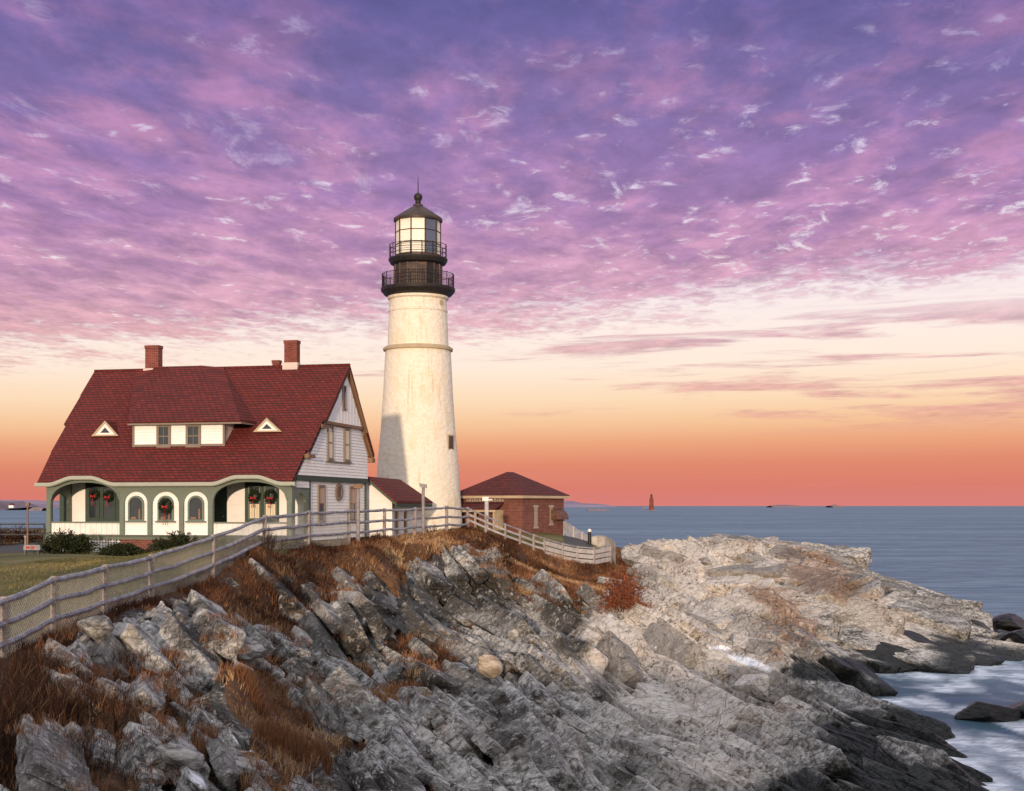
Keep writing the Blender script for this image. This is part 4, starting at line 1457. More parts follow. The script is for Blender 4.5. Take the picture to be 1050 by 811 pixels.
# --- main walls
G1 = w_at(488.5, 0, 6.0)                            # top of the ground floor (band)
JET, JET2 = 0.10, 0.26
mb = MB()
mb.box(-L + .15, -.2, PB + .06, DEP - .06, 0.0, BK_W - .1)
mb.prism([(-L + .15, PB + .1, roof_w(PB + .1) - .5), (-L + .15, PB + .2, 2.0), (-L + .15, DEP - .1, 2.0), (-L + .15, DEP - .1, roof_w(DEP - .1) - .5), (-L + .15, RV, RW - .5)], (L - .35, 0, 0))
core = mb.build('wall', M_WHITE, house)
mb = MB()
clapboards(mb, gable, [(PB - .02, .05), (DEP, .05), (DEP, G1 - .06), (PB - .02, G1 - .06)], 0.17, 0.036, -.06)
mb.build('side_wall', M_WHITE, house)
va2 = 0.55
UPW = w_at(434, 0, 7.0)                             # underside of the boarded gable peak
vf = lambda w: EAVE_V + (w + .12 - EAVE_W) / SLOPE
vb_ = lambda w: RV + (RW - .12 - w) / SLB
mb = MB()
poly = [(vf(G1), G1), (DEP + .02, G1), (DEP + .02, roof_w(DEP + .02) - .14), (vb_(UPW), UPW), (vf(UPW), UPW)]
clapboards(mb, gable, poly, 0.17, 0.036, JET)
uw = mb.build('upper_side_wall', M_WHITE, house)
mb = MB()
poly = [(vf(UPW) + .1, UPW), (vb_(UPW) - .1, UPW), (RV, RW - .2)]
nb = 26
pmin, pmax = poly[0][0], poly[1][0]
for k in range(nb):
    x0, x1 = pmin + (pmax - pmin) * (k + .03) / nb, pmin + (pmax - pmin) * (k + .97) / nb
    t0, t1 = roof_w(x0) - .16, roof_w(x1) - .16
    if min(t0, t1) < UPW + .02:
        continue
    pts = [(x0, UPW), (x1, UPW), (x1, t1), (x0, t0)]
    if x0 < RV < x1:
        pts.insert(3, (RV, RW - .16))
    flat(mb, gable, pts, JET, JET2 + .006 * (k % 2))
flat(mb, gable, [(pmin, UPW), (pmax, UPW), (RV, RW - .2)], JET - .05, JET2 - .01)
pk = mb.build('gable_peak', M_WHITE, house)
mb = MB()
mb.mbox(gable, vf(UPW) + .02, vb_(UPW) - .02, UPW - .16, UPW - .002, JET + .02, JET2 + .05)
mb.build('gable_moulding', M_BROWN, house)
mb = MB()
mb.mbox(gable, vf(G1) + .25, DEP + .03, G1 - .28, G1 - .004, -.06, JET + .035)
mb.mbox(gable, PB - .05, PB + .17, .02, G1 - .29, -.08, .035)
mb.mbox(gable, DEP - .12, DEP + .03, .02, G1 - .29, -.08, .035)
mb.build('band_board', M_DGREEN, house)
# return of the wedge-shaped front over the side porch
mb = MB()
clapboards(mb, gable, [(.5, EAVE_W - .30), (PB - .06, EAVE_W - .30), (PB - .06, G1 - .29), (.5, G1 - .29)], .15, .03, .02)
mb.build('wedge_panel', M_WHITE, house)

# windows of the side wall
VG = lambda px: v_at(px, 0.05)
fx = lambda c: (lambda a, b, d: gable(a, b, d + c))
w0, w1 = w_at(532.5, 0, 4), w_at(499.0, 0, 4)
for (p0, p1) in ((328, 333.2), (360.2, 365.2)):
    window(house, fx(-.03), VG(p0), VG(p1), w0, w1, M_TAUPE, 0.13, True, 0, .48, None, 0.0, .07)
# oval window
mb = MB()
ov, ow, ra, rb = VG(348.6), w_at(504, 0, 7), VG(351.2) - VG(346.2), 0.50
ring_o = [(ov + ra * .75 * math.cos(t), ow + rb * math.sin(t)) for t in np.linspace(0, 2 * math.pi, 25)[:-1]]
ring_i = [(ov + ra * .40 * math.cos(t), ow + rb * .66 * math.sin(t)) for t in np.linspace(0, 2 * math.pi, 25)[:-1]]
for k in range(24):
    o0, o1, i0, i1 = ring_o[k], ring_o[(k + 1) % 24], ring_i[k], ring_i[(k + 1) % 24]
    mb.hexa([gable(*o0, -.03), gable(*o1, -.03), gable(*i1, -.03), gable(*i0, -.03), gable(*o0, .05), gable(*o1, .05), gable(*i1, .05), gable(*i0, .05)])
of = mb.build('oval_window', M_TAUPE, house)
mb = MB()
flat(mb, gable, ring_i, -.04, .0)
mb.build('pane', M_GLASS, of)
# upper paired window with boards between
VU = lambda px: v_at(px, JET + .05)
w0, w1 = w_at(470, 0, 7), w_at(439.5, 0, 7)
for (p0, p1) in ((336.4, 340.6), (353.2, 357.8)):
    window(uw, fx(JET + .04), VU(p0), VU(p1), w0, w1, M_TAUPE, 0.10, True, 0, None, .97, 0.0, .06)
mb = MB()
mb.mbox(gable, VU(334.6), VU(359.4), w1 + .10, w1 + .30, JET + .02, JET + .10)
mb.mbox(gable, VU(334.2), VU(359.8), w0 - .24, w0 - .17, JET + .02, JET + .13)
mb.build('window_head', M_TAUPE, uw)
# attic window
VP = lambda px: v_at(px, JET2)
window(pk, fx(JET2 + .01), VP(351.2), VP(353.6), w_at(418, 0, RV), w_at(398, 0, RV), M_TAUPE, 0.09, False, 0, None, None, 0.0, .06)

# --- roof, stepped out towards the peak at both ends
ROOF_T = 0.16
R1, R2 = w_at(432, 0, 5.0), w_at(461.5, 0, 2.4)
vof = lambda w: EAVE_V + (w - EAVE_W) / SLOPE
secs = []
for (wl, wh, ur, pl0, pl1) in ((EAVE_W, R2, .16, (38, EAVE_V), (52.5, vof(R2))), (R2, R1, .34, (52.0, vof(R2)), (68.5, vof(R1))), (R1, RW, .48, (65.5, vof(R1)), (97, RV))):
    secs.append((wl, wh, ur, u_at(*pl0), u_at(*pl1)))
mb = MB()
for k, (wl, wh, ur, ul0, ul1) in enumerate(secs):
    v0, v1 = vof(wl), vof(wh)
    nu, nv = (90, 10) if k == 0 else (2, 1)
    rows = []
    for j in range(nv + 1):
        t = j / nv
        ul = ul0 + (ul1 - ul0) * t
        row = []
        for i in range(nu + 1):
            uu = ul + (ur - ul) * i / nu
            v = v0 + (v1 - v0) * t
            lift = eyebrow(uu) * (1 - sst(np.float64(t), 0.0, .75)) if k == 0 else 0
            row.append((uu, v, EAVE_W + (v - EAVE_V) * SLOPE + float(lift)))
        rows.append(row)
    top = [p for r_ in rows for p in r_]
    off = (0.0, ROOF_T * SLOPE / math.hypot(1, SLOPE), -ROOF_T / math.hypot(1, SLOPE))
    botm = [(p[0], p[1] + off[1], p[2] + off[2]) for p in top]
    n = len(top)
    W_ = nu + 1
    fs = []
    for j in range(nv):
        for i in range(nu):
            q = (j * W_ + i, j * W_ + i + 1, (j + 1) * W_ + i + 1, (j + 1) * W_ + i)
            fs.append(q)
            fs.append(tuple(n + x for x in reversed(q)))
    rim = [i for i in range(W_)] + [(j + 1) * W_ - 1 for j in range(1, nv + 1)] + [nv * W_ + i for i in range(nu - 1, -1, -1)] + [j * W_ for j in range(nv - 1, 0, -1)]
    for a in range(len(rim)):
        p, q = rim[a], rim[(a + 1) % len(rim)]
        fs.append((p, n + p, n + q, q))
    mb.add(top + botm, fs)
# rear slope
ur, ul = .48, secs[2][4]
mb.hexa([(ul, RV + .002, RW - ROOF_T * 1.3), (ur, RV + .002, RW - ROOF_T * 1.3), (ur - .1, BK_V, BK_W - ROOF_T * 1.3), (ul, BK_V, BK_W - ROOF_T * 1.3),
         (ul, RV + .002, RW), (ur, RV + .002, RW), (ur - .1, BK_V, BK_W), (ul, BK_V, BK_W)])
roof = mb.build('roof', M_ROOF, house)
mb = MB()
mb.tube([(secs[2][4], RV, RW + .01), (.48, RV, RW + .01)], .07, 6)
mb.build('ridge_cap', M_ROOF, roof)


def rake(mb, v0, w0, v1, w1, u0, u1, dp):
    mb.hexa([(u0, v0, w0 - dp), (u1, v0, w0 - dp), (u1, v1, w1 - dp), (u0, v1, w1 - dp), (u0, v0, w0 - .03), (u1, v0, w0 - .03), (u1, v1, w1 - .03), (u0, v1, w1 - .03)])


# front rakes (dark edge), rear rakes (deep brown boards and soffit)
mb = MB()
for (wl, wh, ur, _, _) in secs:
    rake(mb, vof(wl), wl - .18, vof(wh), wh - .18, ur - .07, ur - .012, .16)
mb.build('rake_board', M_DGREEN, house)
vm_ = vb_(UPW) + .1
mb = MB()
wm_ = RW - (vm_ - RV) * SLB
rake(mb, RV + .02, RW - .22, vm_, wm_ - .22, JET2 + .002, .46, .14)
rake(mb, vm_ + .02, wm_ - .24, BK_V, BK_W - .22, JET + .05, .33, .14)
rake(mb, RV + .02, RW - .36, vm_, wm_ - .36, JET2 + .002, JET2 + .05, .18)
rake(mb, vm_ + .02, wm_ - .38, BK_V - .1, BK_W - .3, JET + .03, JET + .09, .18)
mb.box(-.1, .40, BK_V - .45, BK_V + .08, BK_W - .52, BK_W - .26)
mb.build('rake_board', M_BROWN, house)
for wv in (R1, R2):
    v = vof(wv)
    mb = MB()
    mb.box(JET + .03, secs[1][2] + .06, v - .25, v + .72, wv - .42, wv - .22)
    mb.build('eave_return', M_BROWN, house)

# --- chimneys at the ridge
for (p0, p1, pt, pb, dv, fl) in ((147, 164.5, 355, 382, 0.2, .22), (289.5, 306.5, 349.8, 381, 0.1, .42), (277, 287, 370, 379, 1.6, .0)):
    v = RV + dv
    a, b = u_at(p0, v - .3), u_at(p1, v - .3)
    a, b = a + (b - a) * .06, b - (b - a) * .12
    wt = w_at(pt, (a + b) / 2, v)
    wb = roof_w(v) - .8
    mb = MB()
    dpt = (b - a) * .30
    mb.box(a + .03, b - .03, v - dpt, v + dpt, wb, wt - .18)
    mb.box(a, b, v - dpt - .03, v + dpt + .03, wt - .18, wt)
    ch = mb.build('chimney', M_CHIM, roof)
    if fl:
        mb = MB()
        fb = roof_w(v - dpt - .12)
        mb.box(a - .04, b + .04, v - dpt - .1, v + dpt * .6, fb - .12, fb + fl)
        mb.build('flashing', M_FLASH, ch)

# --- long dormer
DV = 1.9
ud0, ud1 = u_at(137, DV), u_at(229.5, DV)
dw0, dw1 = roof_w(DV) - .05, w_at(433.0, -6, DV)
fd = back(DV)
mb = MB()
clapboards(mb, fd, [(ud0, dw0), (ud1, dw0), (ud1, dw1), (ud0, dw1)], .15, .03, .0)
vt = vof(dw1)
for uu, s_ in ((ud0, -1), (ud1, 1)):
    fn = (lambda a, b, c, uu=uu, s_=s_: (uu + s_ * c, a, b))
    clapboards(mb, fn, [(DV, dw0), (DV + .02, dw0), (vt + .1, dw1), (DV, dw1)], .15, .03, .0)
dorm = mb.build('dormer', M_WHITE, house)
mb = MB()
for uu in (ud0, ud1):
    mb.box(uu - .05, uu + .07, DV - .05, DV + .10, dw0, dw1)
mb.box(ud0, ud1, DV - .06, DV - .025, dw0 + .02, dw0 + .14)
mb.build('corner_board', M_TAUPE, dorm)
for (p0, p1) in ((163.5, 173.2), (193.5, 204)):
    window(dorm, fd, u_at(p0, DV), u_at(p1, DV), w_at(456, -6, DV), w_at(436.8, -6, DV), M_TAUPE, .14, True, 1, None, None, .036, .06)
# hipped dormer roof
uo0, uo1, vo = u_at(131, DV - .35), u_at(246.5, DV - .35), DV - .38
we = w_at(430.6, -6, vo)
up0, up1 = u_at(158, RV), u_at(206.5, RV)
wp = RW + .16
A0, A1 = (uo0, vo, we), (uo1, vo, we)
B0, B1 = (up0, RV, wp), (up1, RV - .05, wp)
vs1 = vof(we) + .3
S0, S1 = (uo0 - .1, vs1, we + .02), (uo1 + .12, vs1, we + .02)
C1 = (u_at(229, RV), RV, RW + .02)
C0 = (up0 - 1.2, RV, RW + .02)
dn = lambda p, d=.1: (p[0], p[1], p[2] - d)
mb = MB()
mb.add([A0, A1, B1, B0, dn(A0), dn(A1), dn(B1), dn(B0)], [(0, 1, 2, 3), (7, 6, 5, 4), (0, 4, 5, 1), (1, 5, 6, 2), (2, 6, 7, 3), (3, 7, 4, 0)])
dr = mb.build('dormer_roof', M_ROOF, dorm)
mb = MB()
for (A_, S_, C_, B_) in ((A1, S1, C1, B1), (A0, S0, C0, B0)):
    mb.add([A_, S_, C_, B_, dn(A_), dn(S_), dn(C_), dn(B_)], [(0, 1, 2, 3), (7, 6, 5, 4), (0, 4, 5, 1), (1, 5, 6, 2), (2, 6, 7, 3), (3, 7, 4, 0)])
mb.build('hip_slope', M_ROOF_S, dorm)
mb = MB()
mb.mbox(back(vo), uo0, uo1, we - .20, we - .11, -.30, .01)
mb.box(uo1 - .02, uo1 + .06, vo, vs1 - .3, we - .2, we - .11)
mb.build('dormer_eave', M_TAUPE, dorm)

# --- two little triangular dormers
for (p0, p1, pa, pt, pb) in ((95, 123, 109, 431, 445.3), (260.5, 290, 274.5, 428, 443)):
    v = vof(w_at(pb, -6, 2.6))
    a, b, m_ = u_at(p0, v), u_at(p1, v), u_at(pa, v)
    wb, wt = roof_w(v), w_at(pt, (a + b) / 2, v)
    vr = vof(wt)
    mb = MB()
    mb.add([(a, v - .1, wb - .02), (b, v - .1, wb - .02), (m_, v - .12, wt), (m_, vr + .05, wt + .02)], [(0, 1, 2), (0, 2, 3), (1, 3, 2), (0, 3, 1)])
    td = mb.build('triangle_dormer', M_ROOF_S, house)
    fn = back(v - .11)
    sc = lambda k: [(m_ + (a - m_) * k, wb + (wt - wb) * .32 + (0 - .32) * (wt - wb) * k), (m_ + (b - m_) * k, wb + (wt - wb) * .32 - .32 * (wt - wb) * k), (m_, wb + (wt - wb) * (.32 + .68 * k))]
    for (k0, k1, mat, nm, c) in ((1.0, .74, M_TAN, 'dormer_trim', .05), (.72, .36, M_TRIMW, 'dormer_frame', .03)):
        O_, I_ = sc(k0), sc(k1)
        mb = MB()
        for q in range(3):
            o0, o1, i0, i1 = O_[q], O_[(q + 1) % 3], I_[q], I_[(q + 1) % 3]
            mb.hexa([fn(*o0, 0), fn(*o1, 0), fn(*i1, 0), fn(*i0, 0), fn(*o0, c), fn(*o1, c), fn(*i1, c), fn(*i0, c)])
        mb.build(nm, mat, td)
    mb = MB()
    flat(mb, fn, sc(.36), .0, .012)
    mb.build('pane', M_GLASS, td)


# ------------------------------------------------------------------ wreaths with red bows hung on the porch windows
def leaf_cloud(pts, size, n, seed, spread):
    r = np.random.default_rng(seed)
    c = pts[r.integers(0, len(pts), n)] + r.normal(0, spread, (n, 3))
    d1 = r.normal(0, 1, (n, 3))
    d1 /= np.linalg.norm(d1, axis=1)[:, None]
    d2 = np.cross(d1, r.normal(0, 1, (n, 3)))
    d2 /= np.linalg.norm(d2, axis=1)[:, None]
    s = size * r.uniform(.6, 1.4, (n, 1))
    V = np.stack([c - d1 * s, c + d2 * s * .4, c + d1 * s, c - d2 * s * .4], 1).reshape(-1, 3)
    return V, np.arange(n * 4, dtype=np.int32).reshape(-1, 4)


def house_pt(u, v, w):
    return Vector((OX + u * CO + v * SI, OY - u * SI + v * CO, OZ + w))


for i, (px, py, v, rr, lab) in enumerate((
        (96.5, 507, PB - .2, .29, 'green wreath with red bow in dark left porch, on its first window from the corner'),
        (111.0, 508, PB - .2, .30, 'green wreath with red bow in dark left porch, on the window nearest the arched bays'),
        (169.8, 518.5, -.14, .40, 'large wreath with long red ribbon hanging over the middle arched window'),
        (260.5, 508.5, PB - .2, .36, 'dark round wreath with red bow on the right porch window nearest the door'),
        (277.5, 508.5, PB - .2, .38, 'dark round wreath with red bow on the right porch window nearest the house corner'))):
    u = u_at(px, v)
    p = house_pt(u, v, w_at(py, u, v))
    t = thing('wreath', lab, 'wreath', p, -TH, 'christmas wreaths on the house')
    ang = np.linspace(0, 2 * math.pi, 60)
    ring = np.stack([np.cos(ang) * rr * .72, np.zeros(60), np.sin(ang) * rr * .72], 1)
    V, Fq = leaf_cloud(ring, .07, 520, 40 + i, rr * .13)
    np_mesh('greenery', V, Fq, M_FOLI_D, parent=t)
    mb = MB()
    z0 = -rr * .1 if i == 2 else -rr * .25
    for s_ in (-1, 1):
        mb.add([(0, -.13, z0), (s_ * .15, -.16, z0 + .10), (s_ * .17, -.14, z0 - .06), (0, -.15, z0 - .03), (s_ * .05, -.14, z0 - (.95 if i == 2 else .5)), (s_ * .0, -.145, z0 - (.92 if i == 2 else .46)), (s_ * .09, -.15, z0 - (.93 if i == 2 else .5))],
               [(0, 1, 2, 3), (0, 3, 4), (0, 4, 6, 3)])
    mb.ball((0, -.15, z0), .05, seg=8, ring=6)
    mb.build('bow', M_RED, t, recalc=False)
# ------------------------------------------------------------------ lighthouse
def tower_paint():
    m, g, b = material('whitewashed_stone')
    co = g.coord()
    st, rc = g.voro(g.mapping(co, scale=(1.0, 1.0, 1.25)), 2.6, 'F1')
    n = g.noise(co, 7.0, 6, 0.7)
    d = g.noise(co, 0.7, 6, 0.6)
    rs = g.noise(g.mapping(co, scale=(1, 1, .35)), 2.4, 6, 0.65)
    c = g.mix(g.ss(n, .35, .7), lin(.82, .76, .66), lin(.70, .63, .51))
    c = g.mix(g.m('MULTIPLY', g.ss(g.m('ADD', g.m('MULTIPLY', d, .6), g.m('MULTIPLY', rs, .4)), .48, .66), .45), c, lin(.66, .50, .28))
    c = g.mix(g.m('MULTIPLY', g.ss(g.noise(co, 16, 3, .6), .62, .72), .5), c, lin(.36, .28, .2))
    run = g.noise(g.mapping(co, scale=(2.2, 2.2, .10)), 1.6, 6, .65)
    c = g.mix(g.m('MULTIPLY', g.ss(run, .55, .68), .38), c, lin(.48, .31, .15))
    g.put(b.inputs['Base Color'], c)
    b.inputs['Roughness'].default_value = .8
    g.put(b.inputs['Normal'], g.bump(g.m('ADD', g.m('MULTIPLY', st, .8), g.m('MULTIPLY', n, .5)), .6, .065))
    return m


M_TOWER = tower_paint()
M_IRON = painted('brown_black_iron', lin(.045, .032, .028), lin(.15, .075, .05), .8, .5, 3.0)
M_IRONB = simple('black_iron', lin(.022, .018, .018), .5, .3, 4)
M_COPPER = painted('dark_copper', lin(.04, .028, .024), lin(.12, .06, .045), .6, .5, 3.0)
M_LANT = painted('lantern_blind', lin(.86, .80, .70), lin(.70, .60, .45), .4)
M_LGLASS = glassy('lantern_glass', (.05, .06, .10), .04)
TY = 97.0
PXM = TY / F
TX = (428.7 - CX) * PXM
TZ = 7.0
tz = lambda py: H - (py - HZ) * PXM - TZ
light = thing('lighthouse', 'tall white stone lighthouse tower with black iron gallery and lantern', 'lighthouse', (TX, TY, TZ))
prof = [(46.5, 560), (45.3, 535), (43.0, 500), (41.0, 470), (38.2, 440), (35.6, 402), (33.6, 362)]
pts = []
for (r0, y0), (r1, y1) in zip(prof[:-1], prof[1:]):
    for k in range(6):
        t = k / 6
        pts.append(((r0 + (r1 - r0) * t) * PXM, tz(y0 + (y1 - y0) * t)))
pts.append((33.4 * PXM, tz(360.5)))
mb = MB()
mb.lathe(pts, 72, cap=False)
twr = mb.build('tower', M_TOWER, light, smooth=True)
M_TOWU = tower_paint()
mb = MB()
mb.lathe([(33.2 * PXM, tz(361)), (35.6 * PXM, tz(360.5)), (35.9 * PXM, tz(358.3)), (33.0 * PXM, tz(356.2)), (31.0 * PXM, tz(356))], 72, cap=False)
mb.build('belt_course', M_TAN, light, smooth=True, angle=30)
mb = MB()
mb.lathe([(31.2 * PXM, tz(357)), (30.6 * PXM, tz(340)), (29.6 * PXM, tz(321.5)), (30.3 * PXM, tz(320.6)), (30.3 * PXM, tz(318.8)), (29.5 * PXM, tz(318.2)), (29.2 * PXM, tz(309)), (31.2 * PXM, tz(307.5)), (31.2 * PXM, tz(304)), (33.2 * PXM, tz(302.5)), (33.2 * PXM, tz(299))], 72, cap=False)
mb.build('upper_tower', M_TOWU, light, smooth=True, angle=30)
# slot window and round port
mb = MB()
a = math.asin(34.2 / 39.2)
nx, ny = math.sin(a), -math.cos(a)
rr = 39.0 * PXM
fw = lambda p, q, c: (nx * (rr + c) + -ny * p, ny * (rr + c) + nx * p, q)
mb.mbox(fw, -.42, .42, tz(463), tz(446), -.30, .06)
sw = mb.build('slot_window', M_TAN, light)
mb = MB()
mb.mbox(fw, -.27, .27, tz(461.5), tz(447.5), -.2, .075)
mb.build('pane', M_GLASS, sw)
mb = MB()
a2 = math.asin(24.5 / 29.4)
n2 = Vector((math.sin(a2), -math.cos(a2), 0))
c2_ = n2 * 29.2 * PXM + Vector((0, 0, tz(313)))
mb.tube([c2_ - n2 * .2, c2_ + n2 * .07], .19, 14)
mb.build('port_hole', M_TAN, light)
# lower gallery
mb = MB()
mb.lathe([(30 * PXM, tz(306)), (34.5 * PXM, tz(303.5)), (37.8 * PXM, tz(299.6)), (38.2 * PXM, tz(297.6)), (37.9 * PXM, tz(296.4)), (20 * PXM, tz(296.2))], 64, cap=False)
for k in range(32):
    t = 2 * math.pi * k / 32
    d = Vector((math.cos(t), math.sin(t), 0))
    s_ = Vector((-d.y, d.x, 0)) * .05
    P = [d * 31 * PXM, d * 36.5 * PXM]
    mb.hexa([P[0] - s_ + Vector((0, 0, tz(305.5))), P[0] + s_ + Vector((0, 0, tz(305.5))), P[1] + s_ + Vector((0, 0, tz(300.5))), P[1] - s_ + Vector((0, 0, tz(300.5))),
             P[0] - s_ + Vector((0, 0, tz(300))), P[0] + s_ + Vector((0, 0, tz(300))), P[1] + s_ + Vector((0, 0, tz(299.6))), P[1] - s_ + Vector((0, 0, tz(299.6)))])
mb.build('gallery_deck', M_IRONB, light)


def railing(r, z0, z1, nposts, nrails, nbal, name):
    mb = MB()
    for k in range(nposts):
        t = 2 * math.pi * (k + .5) / nposts
        c, s = r * math.cos(t), r * math.sin(t)
        mb.tube([(c, s, z0), (c, s, z1 + .06)], .032, 6)
    for j in range(nrails):
        z = z0 + (z1 - z0) * (j + 1) / nrails
        mb.tube([(r * math.cos(2 * math.pi * k / 48), r * math.sin(2 * math.pi * k / 48), z) for k in range(49)], .024, 5, cap=False)
    for k in range(nbal):
        t = 2 * math.pi * k / nbal
        c, s = r * math.cos(t), r * math.sin(t)
        mb.tube([(c, s, z0), (c, s, z1)], .010, 4)
    return mb.build(name, M_IRONB, light)


railing(36.8 * PXM, tz(296.4), tz(282.6), 16, 2, 120, 'gallery_railing')
mb = MB()
mb.lathe([(24.6 * PXM, tz(297)), (24.4 * PXM, tz(283)), (24.8 * PXM, tz(282.6)), (24.8 * PXM, tz(281.6)), (24.4 * PXM, tz(281.2)), (24.3 * PXM, tz(268))], 16, cap=False)
wr_ = mb.build('watch_room', M_IRON, light)
mb = MB()
for k in range(16):
    t = 2 * math.pi * k / 16
    c, s = 24.5 * PXM * math.cos(t), 24.5 * PXM * math.sin(t)
    mb.tube([(c, s, tz(297)), (c * .995, s * .995, tz(268.3))], .05, 5)
mb.build('rib', M_IRON, wr_)
mb = MB()
fwr = lambda p, q, c: (.62 * (24.0 * PXM + c) + .78 * p, -.78 * (24.0 * PXM + c) + .62 * p, q)
mb.mbox(fwr, -.34, .34, tz(294), tz(272), -.1, .05)
mb.build('door', M_IRONB, wr_)
# upper gallery
mb = MB()
mb.lathe([(24 * PXM, tz(273)), (28.2 * PXM, tz(271.6)), (30.0 * PXM, tz(268.6)), (30.4 * PXM, tz(267.2)), (30.1 * PXM, tz(266.2)), (15 * PXM, tz(266))], 64, cap=False)
mb.build('lantern_deck', M_IRONB, light, smooth=True, angle=30)
railing(29.2 * PXM, tz(266.2), tz(252.6), 16, 3, 0, 'lantern_railing')
# lantern: ten panes
NP = 10
RL = 23.0 * PXM
zb_, zt_ = tz(266.0), tz(226.5)
A0_ = R(-90 - 18 + 4)
mb = MB()
mb.lathe([(RL * 1.02, zb_), (RL * 1.02, zb_ + .22), (RL * .97, zb_ + .24)], 40, cap=False)
for k in range(NP):
    t = A0_ + 2 * math.pi * k / NP
    c, s = RL * math.cos(t), RL * math.sin(t)
    mb.tube([(c, s, zb_), (c, s, zt_)], .05, 6)
for q in (.36, .68):
    z = zb_ + (zt_ - zb_) * q
    mb.tube([(RL * math.cos(A0_ + 2 * math.pi * k / NP), RL * math.sin(A0_ + 2 * math.pi * k / NP), z) for k in range(NP + 1)], .030, 5, cap=False)
mb.build('lantern_frame', M_IRON, light)
for k in range(NP):
    t0, t1 = A0_ + 2 * math.pi * k / NP, A0_ + 2 * math.pi * (k + 1) / NP
    p0, p1 = Vector((RL * math.cos(t0), RL * math.sin(t0), 0)), Vector((RL * math.cos(t1), RL * math.sin(t1), 0))
    n_ = ((p0 + p1) / 2).normalized() * .02
    mb = MB()
    a, b = p0 * .985, p1 * .985
    zz0, zz1 = Vector((0, 0, zb_ + .1)), Vector((0, 0, zt_))
    mb.hexa([a + zz0, b + zz0, b + zz0 - n_, a + zz0 - n_, a + zz1, b + zz1, b + zz1 - n_, a + zz1 - n_])
    tm = math.degrees((t0 + t1) / 2) % 360
    clear_ = 300 < tm < 345
    pn = mb.build('lantern_pane', M_LGLASS if clear_ else M_LANT, light)
    if clear_:
        pn['label'] = 'clear blue lantern pane without blind'
mb = MB()
mb.lathe([(RL * .6, zt_ - .12), (25.0 * PXM, zt_ - .10), (25.2 * PXM, zt_ + .05), (24.6 * PXM, zt_ + .12), (14 * PXM, tz(217.5)), (6 * PXM, tz(212.5)), (5.2 * PXM, tz(212)), (5.2 * PXM, tz(210.6)), (2.6 * PXM, tz(209.5)), (2.2 * PXM, tz(207.6))], 32)
lr = mb.build('lantern_roof', M_COPPER, light, smooth=True, angle=28)
mb = MB()
mb.lathe([(2.2 * PXM, tz(209)), (3.2 * PXM, tz(208.2)), (2.4 * PXM, tz(207)), (3.6 * PXM, tz(205.6)), (4.5 * PXM, tz(203)), (4.4 * PXM, tz(201.6)), (3.2 * PXM, tz(199.4)), (1.2 * PXM, tz(198.4)), (.6 * PXM, tz(197.8))], 20)
mb.build('vent_ball', M_IRONB, lr, smooth=True)
mb = MB()
mb.tube([(0, 0, tz(199)), (0, 0, tz(190)), (0, 0, tz(180))], [.045, .035, .012], 6)
mb.build('lightning_rod', M_IRONB, lr)

# ------------------------------------------------------------------ covered passage between house and tower
p0 = at(377.5, 488.0, 82.0)
ax = Vector((1.5, 12.0, 0)).normalized()
pe = Vector((ax.y, -ax.x, 0))                        # towards the yard (right)
passage = thing('passage', 'low white passage with a red shingle roof between the house and the lighthouse', 'building', (p0.x, p0.y, 7.1), math.atan2(-ax.x, ax.y))
# local axes: x = pe, y = along
RZ, EZ, HWP = p0.z - 7.1, 2.18, 1.72
LEN = 10.6
mb = MB()
pl_ = lambda a, b, c: (a, -c, b)
clapboards(mb, pl_, [(-1.5, -.5), (HWP - .28, -.5), (HWP - .28, EZ - .05), (0, RZ - .2), (-1.5, EZ)], .17, .012, -.12)
mb.box(-1.5, HWP - .35, .14, LEN, -.5, EZ - .1)
mb.prism([(-1.5, .2, EZ - .1), (HWP - .3, .2, EZ - .1), (0, .2, RZ - .22)], (0, LEN - .3, 0))
mb.build('wall', M_TRIMW, passage)
mb = MB()
mb.hexa([(0, -.15, RZ - .14), (HWP + .06, -.15, EZ - .14), (HWP + .25, LEN, EZ - .14), (0, LEN - 1.2, RZ - .14), (0, -.15, RZ), (HWP + .06, -.15, EZ), (HWP + .25, LEN, EZ), (0, LEN - 1.2, RZ)])
mb.hexa([(-1.8, -.15, EZ - .2), (-.002, -.15, RZ - .14), (-.002, LEN - 1.2, RZ - .14), (-1.8, LEN, EZ - .2), (-1.8, -.15, EZ - .06), (-.002, -.15, RZ), (-.002, LEN - 1.2, RZ), (-1.8, LEN, EZ - .06)])
mb.build('roof', M_ROOF_S, passage)
mb = MB()
mb.hexa([(.05, -.17, RZ - .34), (HWP + .06, -.17, EZ - .32), (HWP + .06, -.10, EZ - .32), (.05, -.10, RZ - .34), (.05, -.17, RZ - .142), (HWP + .06, -.17, EZ - .142), (HWP + .06, -.10, EZ - .142), (.05, -.10, RZ - .142)])
mb.hexa([(HWP - .02, -.17, EZ - .36), (HWP + .05, -.17, EZ - .36), (HWP + .24, LEN, EZ - .36), (HWP + .12, LEN, EZ - .36), (HWP - .02, -.17, EZ - .15), (HWP + .05, -.17, EZ - .15), (HWP + .24, LEN, EZ - .15), (HWP + .12, LEN, EZ - .15)])
mb.build('rake_trim', M_DGREEN, passage)
sd_ = lambda a, b, c: (HWP - .35 + c, a, b)
for (a, b) in ((1.2, 2.0), (3.8, 4.7)):
    window(passage, sd_, a, b, .35, 1.55, M_TAUPE, .09, True, 1, None, None, .0, .05)
